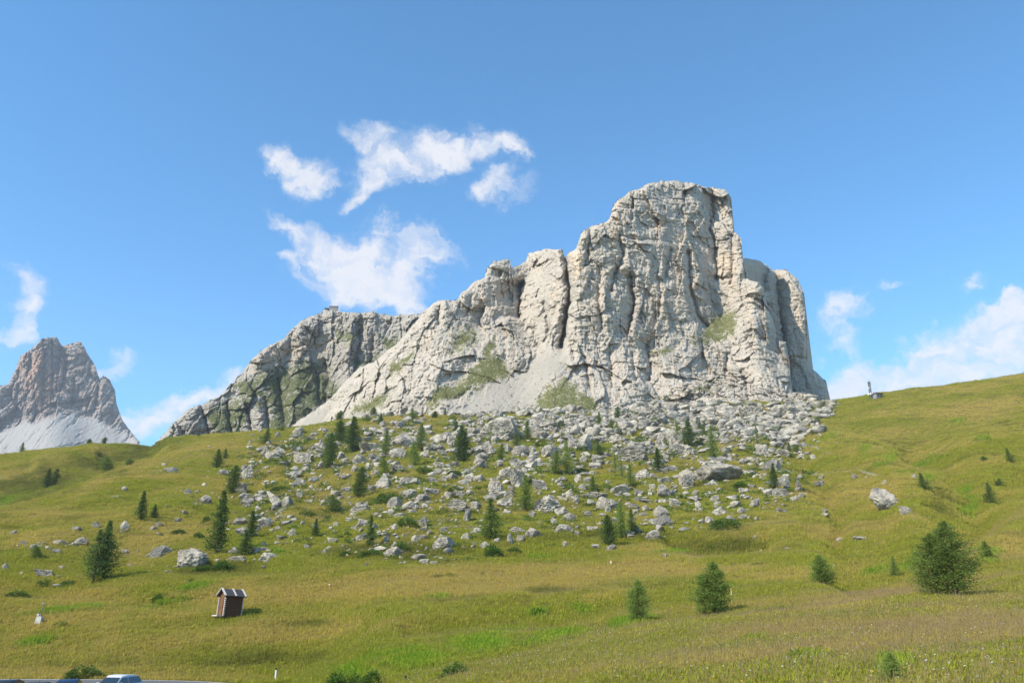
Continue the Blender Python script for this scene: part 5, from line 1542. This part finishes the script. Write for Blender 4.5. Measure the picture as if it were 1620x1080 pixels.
def car(loc, yaw, paint, label, hgt=1.5, L=4.1, W=1.74):
    e = bpy.data.objects.new('parked_car', None); C.objects.link(e)
    e.location = loc; e.rotation_euler = (0, 0, yaw)
    e['label'] = label; e['category'] = 'car'; e['group'] = 'cars parked by the road'
    hw = W / 2
    # body: cross-sections along x (front at +x)
    sec = []
    for x, zb, zs, wf in ((L * .5, .42, .60, .80), (L * .485, .30, .72, .92), (L * .40, .24, .84, .98), (L * .2, .22, .93, 1.0), (0, .22, .95, 1.0), (-L * .25, .22, .97, 1.0), (-L * .42, .25, .98, .97), (-L * .49, .34, .92, .90), (-L * .5, .42, .72, .84)):
        w_ = hw * wf
        sec.append([(x, -w_ * .9, zb), (x, -w_, zb + .16), (x, -w_, zs - .16), (x, -w_ * .93, zs - .03), (x, -w_ * .8, zs), (x, w_ * .8, zs), (x, w_ * .93, zs - .03), (x, w_, zs - .16), (x, w_, zb + .16), (x, w_ * .9, zb)])
    mb = MB(); mb.add(*loft(sec)); body = link('body', mb.mesh('body', True), paint, e)
    # cabin
    sec = []
    for x, z0, z1, w0, w1 in ((L * .24, .9, .905, .86, .86), (L * .10, .9, hgt - .12, .87, .70), (L * .05, .9, hgt - .03, .88, .69), (-L * .08, .9, hgt, .88, .68), (-L * .26, .9, hgt - .04, .87, .67), (-L * .38, .9, hgt - .16, .85, .66), (-L * .46, .9, .96, .82, .80)):
        a_, b_ = hw * w0, hw * w1
        sec.append([(x, -a_, z0), (x, -b_, z1 - .03), (x, -b_ * .9, z1), (x, b_ * .9, z1), (x, b_, z1 - .03), (x, a_, z0)])
    mb = MB(); mb.add(*loft(sec)); link('roof', mb.mesh('roof', True), paint, e)

    def pane(name, pts, mat=m_glass):
        mb = MB(); mb.add(pts, [tuple(range(len(pts)))]); return link(name, mb.mesh(name), mat, e)
    h1 = hgt - .15
    pane('windshield', [(L * .225 + .03, -hw * .78, .96), (L * .225 + .03, hw * .78, .96), (L * .105 + .03, hw * .66, h1 + .02), (L * .105 + .03, -hw * .66, h1 + .02)])
    pane('rear_window', [(-L * .455 - .03, hw * .74, 1.0), (-L * .455 - .03, -hw * .74, 1.0), (-L * .385 - .03, -hw * .62, h1 - .02), (-L * .385 - .03, hw * .62, h1 - .02)])
    for sgn in (-1, 1):
        for x0, x1, x2, x3 in ((.19, -.06, -.06, .085), (-.085, -.40, -.36, -.085)):
            q0, q1 = hw * .885, hw * .735
            pts = [(L * x0, sgn * (q0 - .005), .98), (L * x1, sgn * (q0 - .005), .98), (L * x2, sgn * (q1 + .005), h1), (L * x3, sgn * (q1 + .005), h1)]
            pane('side_window', pts if sgn > 0 else pts[::-1])
        mb = MB(); mb.box((L * .17, sgn * (hw + .06), 1.0), (.1, .18, .13)); link('wing_mirror', mb.mesh('wing_mirror'), paint, e)
        mb = MB(); mb.box((L * .475, sgn * hw * .66, .66), (.12, .34, .14)); link('headlight', mb.mesh('headlight'), m_lamp, e)
        for x in (L * .31, -L * .31):
            mb = MB(); mb.tube((x, sgn * (hw - .19), .31), (x, sgn * (hw + .01), .31), .31, n=24)
            wh = link('wheel', mb.mesh('wheel', False), m_tyre, e)
            mb = MB(); mb.tube((x, sgn * (hw - .02), .31), (x, sgn * (hw + .022), .31), .2, n=16); link('rim', mb.mesh('rim'), m_rim, wh)
    mb = MB(); mb.box((L * .485, 0, .50), (.06, .9, .12)); link('grille', mb.mesh('grille'), m_black, e)
    mb = MB(); mb.tube((-L * .2, 0, hgt - .02), (-L * .22, 0, hgt + .07), .02, .008, 6); link('antenna', mb.mesh('antenna'), m_black, e)
    return e


def on_ground(x, y):
    return (x, y, float(H(np.array([x]), np.array([y]))[0]) + 0.05)


def car_at(u, vtop, hgt, yaw, paint, label, **k):
    """the car whose roof shows at photo pixel (u, vtop), standing on the level parking place"""
    te = float(tanE(vtop)); y = (ROADZ + 0.06 + hgt) / te
    x = float(s_of(u, vtop)) * y
    return car((x, y, ROADZ + 0.05), yaw, paint, label, hgt, **k)


car_at(186, 1066.5, 1.52, math.radians(-103), car_paint('silver_paint', (0.60, 0.62, 0.63), 0.0), 'silver blue car parked at the bottom edge, its windscreen facing the camera')
car_at(108, 1073.5, 1.46, math.radians(-70), car_paint('blue_paint', (0.02, 0.045, 0.10), 0.3), 'dark blue car parked left of the silver one, only its roof in view')
car_at(8, 1074.5, 1.46, math.radians(-80), car_paint('dark_paint', (0.03, 0.032, 0.036), 0.3), 'dark grey car at the bottom left corner, only its roof in view')
car_at(55, 1078.5, 1.42, math.radians(-80), car_paint('black_paint', (0.02, 0.022, 0.026), 0.3), 'black car between the grey and blue cars, barely a roof line in view')

# ================================================================ HUT, GAUGE, POSTS
m_wood = plain('dark_wood', (0.105, 0.052, 0.028), 0.85, 0.1, var=0.3, scale=6, bump=0.02)
m_woodl = plain('light_wood', (0.165, 0.083, 0.040), 0.8, 0.1, var=0.25, scale=6, bump=0.02)
m_shing = plain('roof_shingle', (0.060, 0.058, 0.062), 0.85, 0.15, var=0.3, scale=10, bump=0.02)
m_pale = plain('weathered_white_wood', (0.52, 0.48, 0.43), 0.8, 0.1, var=0.15)
m_conc = plain('concrete', (0.50, 0.47, 0.41), 0.9, 0.1, var=0.2, scale=5)
m_steel = plain('galvanised_steel', (0.16, 0.17, 0.18), 0.5, 0.4, 0.5, var=0.1)
x, y, z = (a[0] for a in hit([362], [975]))
HS = 14.0 * 0 + y / F * 1.02          # metres per photo pixel at the hut
e = bpy.data.objects.new('wooden_hut', None); C.objects.link(e); e.location = (x, y, z)
e.rotation_euler = Euler((0, math.radians(2.5), math.radians(42)), 'XYZ'); e.scale = (y / 80,) * 3
e['label'] = 'small dark wooden hut with pale roof strips on the lower left meadow'; e['category'] = 'hut'
Lh, Wh, Ht = 1.62, 1.35, 1.85          # ridge length, gable width, wall height
mb = MB()
mb.box((0, 0, Ht / 2 - .1), (Lh - .1, Wh - .1, Ht + .2))
mb.add([(-Lh / 2 + .05, -Wh / 2 + .05, Ht), (-Lh / 2 + .05, Wh / 2 - .05, Ht), (-Lh / 2 + .05, 0, Ht + .5), (Lh / 2 - .05, -Wh / 2 + .05, Ht), (Lh / 2 - .05, Wh / 2 - .05, Ht), (Lh / 2 - .05, 0, Ht + .5)],
       [(0, 2, 1), (3, 4, 5), (0, 3, 5, 2), (1, 2, 5, 4)])
link('wall', mb.mesh('wall'), m_wood, e)
for i in range(9):           # boards of the long sides and the gable
    zc = .09 + i * .18
    for sy_i in (-1, 1):
        mb = MB(); mb.box((0, sy_i * (Wh / 2 - .03), zc), (Lh - .06, .05, .165)); link('plank', mb.mesh('plank'), m_wood, e)
for i in range(5):
    mb = MB(); mb.box((-Lh / 2 + .02, -Wh / 2 + .2 + i * .235, Ht / 2 + .1 + (.12 if i in (1, 3) else .22 if i == 2 else 0)), (.05, .22, Ht + (.24 if i in (1, 3) else .4 if i == 2 else 0))); link('plank', mb.mesh('plank'), m_woodl, e)
for sy_i in (-1, 1):         # corner posts of stacked log ends
    for sx_i in (-1, 1):
        mb = MB()
        cp = link('corner_post', MB().box((sx_i * Lh / 2, sy_i * Wh / 2, Ht / 2), (.10, .10, Ht)).mesh('corner_post'), m_wood, e)
        for i in range(9):
            mb = MB(); mb.tube((sx_i * (Lh / 2 + .10), sy_i * (Wh / 2), .1 + i * .18), (sx_i * (Lh / 2 - .02), sy_i * Wh / 2, .1 + i * .18), .075, n=8); link('log_end', mb.mesh('log_end'), m_pale, cp)
mb = MB(); mb.box((-Lh / 2 - .025, .02, .72), (.05, .5, 1.3)); dr = link('door', mb.mesh('door'), m_woodl, e)
mb = MB(); mb.box((-Lh / 2 - .06, .2, .72), (.04, .05, .16)); link('handle', mb.mesh('handle'), m_black, dr)
mb = MB(); mb.box((-Lh / 2 - .35, 0, .03), (.5, 1.1, .10)); link('step', mb.mesh('step'), m_pale, e)
rise, ov = .62, .26
sl_l = math.hypot(Wh / 2 + ov, rise)
ang = math.atan2(rise, Wh / 2 + ov)
for sy_i in (-1, 1):
    Mr = Matrix.Translation((0, 0, Ht + .52)) @ Matrix.Rotation(sy_i * -ang, 4, 'X')
    rf = link('roof', MB().box((0, sy_i * sl_l / 2, 0), (Lh + .5, sl_l, .05), Mr).mesh('roof'), m_shing, e)
    for k in range(4):       # courses of shingles
        link('shingle_course', MB().box((0, sy_i * (sl_l * (k + .55) / 4), .035 + .006 * k), (Lh + .52, sl_l / 4 + .03, .022), Mr).mesh('shingle_course'), m_shing, rf)
    for xx in (-Lh / 2 - .2, .02, Lh / 2 + .15):
        link('roof_strip', MB().box((xx, sy_i * sl_l / 2, .095), (.13 if xx > -1 else .17, sl_l + .06, .06), Mr).mesh('roof_strip'), m_pale, rf)
mb = MB(); mb.tube((Lh / 2, -.2, .55), (Lh / 2 + .55, -.35, .75), .04, n=6); link('beam', mb.mesh('beam'), m_wood, e)

# rain gauge on a concrete base
x, y, z = (a[0] for a in hit([61], [986]))
e = bpy.data.objects.new('gauge_post', None); C.objects.link(e); e.location = (x, y, z); e.rotation_euler = (0, math.radians(6), 0); e.scale = (y / 85,) * 3
e['label'] = 'white concrete block with thin pole and small dish at the far left'; e['category'] = 'gauge'
link('base', MB().box((0, 0, .28), (.62, .62, .75), None, .75).mesh('base'), m_conc, e)
link('pole', MB().tube((0, 0, .6), (0, 0, 1.85), .035, n=8).mesh('pole'), m_steel, e)
link('junction_box', MB().box((-.26, 0, .80), (.22, .2, .16)).mesh('junction_box'), m_pale, e)
link('dish', MB().tube((0, 0, 1.78), (0, 0, 1.95), .1, .2, 12).mesh('dish'), m_pale, e)
link('bracket', MB().box((0, 0, .74), (.2, .2, .16)).mesh('bracket'), m_steel, e)

# roadside delineator and stakes
y = ROADZ / float(tanE(1079)) ; x = float(s_of(432, 1079)) * y
e = bpy.data.objects.new('delineator_post', None); C.objects.link(e); e.location = on_ground(x, y + .6)
e['label'] = 'white roadside post with black top above the road edge'; e['category'] = 'road post'
link('post', MB().box((0, 0, .38), (.12, .06, .90)).mesh('post'), m_white, e)
link('cap', MB().box((0, 0, .92), (.122, .062, .18)).mesh('cap'), m_black, e)
m_yel = plain('yellow_paint', (0.62, 0.50, 0.20), 0.7, 0.2)
m_ora = plain('orange_paint', (0.50, 0.20, 0.07), 0.7, 0.2)
for (u, v, hpx, wpx, mat, mat2, lab) in ((1158, 946, 16, 2.2, m_yel, m_ora, 'thin yellow stake right beside the bushy larch on the meadow'), (967, 894, 7, 3, m_white, m_ora, 'short white and orange stake on the straw meadow'),
                                         (521, 932, 7, 2.5, m_ora, m_white, 'short orange stake on the meadow right of the hut'), (641, 1082, 12, 3, m_wood, m_black, 'dark wooden stub at the bottom edge right of the nettles'),
                                         (1271, 751, 8, 2.5, m_wood, m_black, 'weathered stump post right of the boulder field')):
    x, y, z = (a[0] for a in hit([u], [v]))
    k = y / F
    e = bpy.data.objects.new('marker_stake', None); C.objects.link(e); e.location = (x, y, z); e['label'] = lab; e['category'] = 'stake'; e['group'] = 'stakes in the meadow'
    link('shaft', MB().tube((0, 0, -.1), (0, 0, hpx * k), wpx * k / 2, n=8).mesh('shaft'), mat, e)
    link('tip', MB().tube((0, 0, hpx * k * .78), (0, 0, hpx * k * 1.02), wpx * k * .55, n=8).mesh('tip'), mat2, e)

# ================================================================ TOWER AND SHED ON THE RIGHT SKYLINE, REFUGE ON THE RIDGE
x, y, z = (a[0] for a in hit([1378.5], [632]))
k = y / F
e = bpy.data.objects.new('radio_mast', None); C.objects.link(e); e.location = (x, y, z - .4); e['label'] = 'lattice radio mast with white dishes on the right skyline'; e['category'] = 'mast'
hM = 34 * k
a = .55
for sx_i in (-1, 1):
    for sy_i in (-1, 1):
        link('leg', MB().tube((sx_i * a, sy_i * a, 0), (sx_i * a * .6, sy_i * a * .6, hM * .92), .12, n=6).mesh('leg'), m_steel, e)
mb = MB(); n = 9
for i in range(n):
    z0, z1 = hM * .92 * i / n, hM * .92 * (i + 1) / n
    q0, q1 = a * (1 - .4 * i / n), a * (1 - .4 * (i + 1) / n)
    for sx_i, sy_i, tx, ty in ((-1, -1, 1, -1), (1, -1, 1, 1), (1, 1, -1, 1), (-1, 1, -1, -1)):
        mb.tube((sx_i * q0, sy_i * q0, z0), (tx * q1, ty * q1, z1), .07, n=4); mb.tube((sx_i * q1, sy_i * q1, z1), (tx * q1, ty * q1, z1), .04, n=4)
link('bracing', mb.mesh('bracing'), m_steel, e)


def dish(px, pz, r, yaw):
    mb = MB(); d = Vector((math.cos(yaw), math.sin(yaw), 0)); p = Vector((px, -.75, pz))
    mb.tube(p, p + d * .35, r * .35, r, 14)
    return link('dish', mb.mesh('dish'), m_white, e)


dish(-.45, hM * .30, .45, math.radians(-110)); dish(.3, hM * .34, .6, math.radians(-70)); dish(-1.5, hM * .28, .4, math.radians(-120)); dish(-.6, hM * .60, .3, math.radians(-140))
link('arm', MB().tube((-1.6, -.7, hM * .28), (0, -.4, hM * .28), .06, n=6).mesh('arm'), m_steel, e)
link('dipole', MB().tube((-.8, 0, hM * .93), (.9, 0, hM * .93), .05, n=6).mesh('dipole'), m_steel, e)
for xx in (-.75, .85):
    link('panel_antenna', MB().box((xx, 0, hM * .84), (.2, .15, 1.8)).mesh('panel_antenna'), m_pale, e)
link('whip', MB().tube((0, 0, hM * .9), (0, 0, hM * 1.06), .04, .02, 6).mesh('whip'), m_steel, e)

m_shed = plain('shed_wall', (0.24, 0.22, 0.21), 0.8, 0.1)
x, y, z = (a[0] for a in hit([1388], [630.5]))
e = bpy.data.objects.new('equipment_shed', None); C.objects.link(e); e.location = (x, y, z - .3); e.rotation_euler = (0, 0, math.radians(28)); e['label'] = 'low grey shed with dark roof right beside the mast'; e['category'] = 'shed'
link('wall', MB().box((0, 0, 1.1), (4.6, 3.0, 2.6)).mesh('wall'), m_shed, e)
link('roof', MB().add([(-2.7, -1.9, 2.35), (2.9, -1.9, 2.6), (2.9, 1.9, 2.9), (-2.7, 1.9, 2.65), (-2.7, -1.9, 2.6), (2.9, -1.9, 3.0), (2.9, 1.9, 3.4), (-2.7, 1.9, 3.0)],
                      [(3, 2, 1, 0), (4, 5, 6, 7), (0, 1, 5, 4), (1, 2, 6, 5), (2, 3, 7, 6), (3, 0, 4, 7)]).mesh('roof'), m_wood, e)
dr = link('door', MB().box((1.2, -1.53, .9), (.9, .06, 1.9)).mesh('door'), m_wood, e)
link('window', MB().box((-.9, -1.52, 1.4), (.9, .05, .7)).mesh('window'), m_glass, e)

ridge_o = bpy.data.objects['mountain_ridge']
_co = np.empty(len(ridge_o.data.vertices) * 3, np.float32); ridge_o.data.vertices.foreach_get('co', _co); _co = _co.reshape(-1, 3)
_u, _v = pix(_co[:, 0].astype(float), _co[:, 1].astype(float), _co[:, 2].astype(float))
_m = (np.abs(_u - 524) < 3); _i = np.where(_m)[0][np.argmax(_co[_m][:, 2])]
x, y, z = (float(q) for q in _co[_i])
k = y / F
e = bpy.data.objects.new('mountain_refuge', None); C.objects.link(e); e.location = (x, y + 3, z + 1.2); e.scale = (1.5, 1, .62); e['label'] = 'tiny dark refuge building on top of the left ridge'; e['category'] = 'refuge'
link('wall', MB().box((0, 0, .6), (9 * k, 5 * k, 7.0)).mesh('wall'), m_shed, e)
link('roof', MB().add([(-5.2 * k, -3 * k, 3.9), (5.2 * k, -3 * k, 3.9), (5.2 * k, 3 * k, 3.9), (-5.2 * k, 3 * k, 3.9), (-4.6 * k, 0, 5.6), (4.6 * k, 0, 5.6)], [(0, 1, 5, 4), (2, 3, 4, 5), (1, 2, 5), (3, 0, 4), (3, 2, 1, 0)]).mesh('roof'), m_shing, e)
link('annex', MB().box((-7.5 * k, 0, .6), (5 * k, 4 * k, 2.6)).mesh('annex'), m_shing, e)
for i in range(4):
    link('window', MB().box(((-3 + 2 * i) * k, -2.52 * k, 2.3), (.9 * k, .05, 1.0)).mesh('window'), m_glass, e)

# ================================================================ GRASS
def tuft_mesh(seed, n, hgt, spread, wid, heads=0, flowers=None):
    rr = np.random.RandomState(seed)
    v, f, mi = [], [], []
    for i in range(n):
        a, r = rr.uniform(0, 6.28), spread * math.sqrt(rr.rand())
        bx, by = r * math.cos(a), r * math.sin(a)
        h = hgt * rr.uniform(0.5, 1.1); ln = h * rr.uniform(0.15, 0.7); b = rr.uniform(0, 6.28)
        dx, dy = math.cos(b), math.sin(b)
        w = wid * rr.uniform(.7, 1.3); px, py = -dy * w, dx * w
        k0 = len(v)
        v += [(bx - px, by - py, -.03), (bx + px, by + py, -.03), (bx + dx * ln * .4 + px * .8, by + dy * ln * .4 + py * .8, h * .65), (bx + dx * ln * .4 - px * .8, by + dy * ln * .4 - py * .8, h * .65), (bx + dx * ln, by + dy * ln, h)]
        f += [(k0, k0 + 1, k0 + 2, k0 + 3), (k0 + 3, k0 + 2, k0 + 4)]; mi += [0, 0]
    for i in range(heads):       # straw coloured seed heads on thin stems
        a, r = rr.uniform(0, 6.28), spread * math.sqrt(rr.rand())
        bx, by = r * math.cos(a), r * math.sin(a); h = hgt * rr.uniform(1.2, 1.8); tx, ty = rr.normal(size=2) * h * .15
        k0 = len(v); w = wid * .4
        v += [(bx - w, by, 0), (bx + w, by, 0), (bx + tx, by + ty, h), (bx + tx - wid * .6, by + ty, h * .80), (bx + tx + wid * .6, by + ty, h * .82), (bx + tx * 1.15, by + ty * 1.15, h * 1.08)]
        f += [(k0, k0 + 1, k0 + 2), (k0 + 3, k0 + 4, k0 + 5)]; mi += [1, 1]
    if flowers:
        for i in range(flowers):
            a, r = rr.uniform(0, 6.28), spread * math.sqrt(rr.rand())
            bx, by = r * math.cos(a), r * math.sin(a); h = hgt * rr.uniform(.9, 1.4); q = rr.uniform(.008, .020)
            k0 = len(v)
            v += [(bx - q, by - q, h), (bx + q, by - q, h + q), (bx + q, by + q, h + q * .5), (bx - q, by + q, h), (bx, by, h - q)]
            f += [(k0, k0 + 1, k0 + 2, k0 + 3), (k0, k0 + 1, k0 + 4), (k0 + 1, k0 + 2, k0 + 4)]; mi += [2, 2, 2]
    me = bpy.data.meshes.new('tuft'); me.from_pydata(v, [], f)
    me.polygons.foreach_set('material_index', np.array(mi, np.int32))
    me.update()
    return me


def tuft_material(name, mul=1.0, fixed=None):
    m = bpy.data.materials.new(name); m.use_nodes = True
    nt = m.node_tree; nt.nodes.clear(); N = NT(nt)
    pos = N.n('ShaderNodeNewGeometry').outputs['Position']
    if fixed is None:
        ar, ag, ab, aa = N.attr('tint', 'INSTANCER')
        c = veg_color(N, ar, ag, ab, aa, pos)
    else:
        c = N.mix(N.noise(pos, 3.0), tuple(x * .75 for x in fixed), fixed)
    d = N.n('ShaderNodeBsdfDiffuse'); t = N.n('ShaderNodeBsdfTranslucent')
    N.l(N.mix(1.0, c, (mul, mul, mul), 'MULTIPLY'), d.inputs[0]); N.l(N.mix(1.0, c, (mul * 1.2, mul * 1.2, mul * .9), 'MULTIPLY'), t.inputs[0])
    mx = N.n('ShaderNodeMixShader'); mx.inputs[0].default_value = .38
    N.l(d.outputs[0], mx.inputs[1]); N.l(t.outputs[0], mx.inputs[2])
    o = N.n('ShaderNodeOutputMaterial'); N.l(mx.outputs[0], o.inputs[0])
    return m


m_tuft = tuft_material('grass_blades', 1.9)
m_head = tuft_material('seed_heads', 1.0, (0.38, 0.27, 0.135))
m_flw = tuft_material('white_flowers', 1.0, (0.75, 0.73, 0.62))
m_fly = tuft_material('yellow_flowers', 1.0, (0.55, 0.42, 0.04))
tcol = bpy.data.collections.new('grass_tufts')
for i, (n_, h_, s_, w_, hd, fl) in enumerate(((30, .17, .24, .008, 1, 0), (28, .16, .26, .008, 2, 0), (32, .22, .22, .009, 0, 0), (26, .17, .24, .008, 4, 0), (24, .17, .26, .008, 1, 2), (24, .16, .26, .008, 1, 2))):
    me = tuft_mesh(500 + i, n_, h_, s_, w_, hd, fl)
    for mm in (m_tuft, m_head, m_fly if i == 5 else m_flw): me.materials.append(mm)
    o = bpy.data.objects.new('tuft_%d' % i, me); tcol.objects.link(o)
rr = np.random.RandomState(77)
PX, PY = [], []
for (y0, y1, n_) in ((4, 9, 9000), (9, 20, 38000), (20, 40, 70000), (40, 75, 88000), (75, 130, 88000), (130, 240, 80000), (240, 440, 76000)):
    yy = np.sqrt(rr.uniform(y0 * y0, y1 * y1, n_)); ss = rr.uniform(-1.0, 1.0, n_)
    PX.append(ss * yy); PY.append(yy)
PX = np.concatenate(PX); PY = np.concatenate(PY)
PZ = H(PX, PY)
pu, pv = pix(PX, PY, PZ)
ok = np.ones(len(PX), bool)
dR = np.full(PX.shape, 1e9)
d_, _ = seg_dist(PX, PY, RP); ok &= d_ > 3.3
ok &= ~((PX > -93) & (PX < -21) & (PY > 49) & (PY < 73))
ok &= ~((flat_mask(PX / PY, PY) > .5) & (PY < 74))
PX, PY, PZ, pu, pv = (q[ok] for q in (PX, PY, PZ, pu, pv))
tint = tint_at(PX, PY, pu, pv)
ok = rr.rand(len(PX)) > tint[:, 2] * 1.2
PX, PY, PZ, tint = PX[ok], PY[ok], PZ[ok], tint[ok]
n_ = len(PX)
me = bpy.data.meshes.new('grass'); me.vertices.add(n_)
me.vertices.foreach_set('co', np.stack([PX, PY, PZ], -1).astype(np.float32).ravel())
color_attr(me, 'tint', tint)
sc_ = (0.8 + 0.5 * tint[:, 1] + np.minimum(PY, 260) / 95.0) * rr.uniform(.6, 1.25, n_)
at = me.attributes.new('tscale', 'FLOAT', 'POINT'); at.data.foreach_set('value', sc_.astype(np.float32))
at = me.attributes.new('trot', 'FLOAT_VECTOR', 'POINT'); at.data.foreach_set('vector', np.stack([rr.uniform(-.15, .15, n_), rr.uniform(-.15, .15, n_), rr.uniform(0, 6.28, n_)], -1).astype(np.float32).ravel())
straw_ = tint[:, 0] + rr.normal(size=n_) * .25
pick = np.where(tint[:, 1] > .45, 2, np.where(straw_ > .62, 3, np.where(straw_ > .38, 1, 0)))
fl = rr.rand(n_); pick = np.where((fl < .03) & (PY < 50), 4, np.where((fl < .06) & (PY < 50), 5, pick))
at = me.attributes.new('tpick', 'INT', 'POINT'); at.data.foreach_set('value', pick.astype(np.int32))
go = link('grass', me, None, kind='stuff', label='meadow grass with seed heads and small flowers', cat='grass')
ng = bpy.data.node_groups.new('grass_tufts', 'GeometryNodeTree')
ng.interface.new_socket('Geometry', in_out='INPUT', socket_type='NodeSocketGeometry'); ng.interface.new_socket('Geometry', in_out='OUTPUT', socket_type='NodeSocketGeometry')
G = NT(ng)
gi = G.n('NodeGroupInput'); gout = G.n('NodeGroupOutput'); iop = G.n('GeometryNodeInstanceOnPoints'); ci = G.n('GeometryNodeCollectionInfo')
ci.inputs['Collection'].default_value = tcol; ci.inputs['Separate Children'].default_value = True; ci.inputs['Reset Children'].default_value = True


def named(nm, t):
    nd = G.n('GeometryNodeInputNamedAttribute', data_type=t); nd.inputs['Name'].default_value = nm
    return [o_ for o_ in nd.outputs if o_.enabled and o_.name == 'Attribute'][0]


G.l(gi.outputs[0], iop.inputs['Points']); G.l(ci.outputs[0], iop.inputs['Instance']); iop.inputs['Pick Instance'].default_value = True
G.l(named('tpick', 'INT'), iop.inputs['Instance Index']); G.l(named('trot', 'FLOAT_VECTOR'), iop.inputs['Rotation'])
G.l(named('tscale', 'FLOAT'), iop.inputs['Scale']); G.l(iop.outputs[0], gout.inputs[0])
md = go.modifiers.new('tufts', 'NODES'); md.node_group = ng

# ================================================================ HAZE
hz = MB().box((-200, 1250, 380), (5600, 3700, 1040)).mesh('haze')
m = bpy.data.materials.new('haze'); m.use_nodes = True; m.node_tree.nodes.clear(); N = NT(m.node_tree)
pv_ = N.n('ShaderNodeVolumePrincipled'); pv_.inputs['Color'].default_value = (0.84, 0.91, 1.0, 1); pv_.inputs['Density'].default_value = 0.000085; pv_.inputs['Anisotropy'].default_value = 0.0
o_ = N.n('ShaderNodeOutputMaterial'); N.l(pv_.outputs[0], o_.inputs['Volume'])
link('haze', hz, m, kind='stuff')
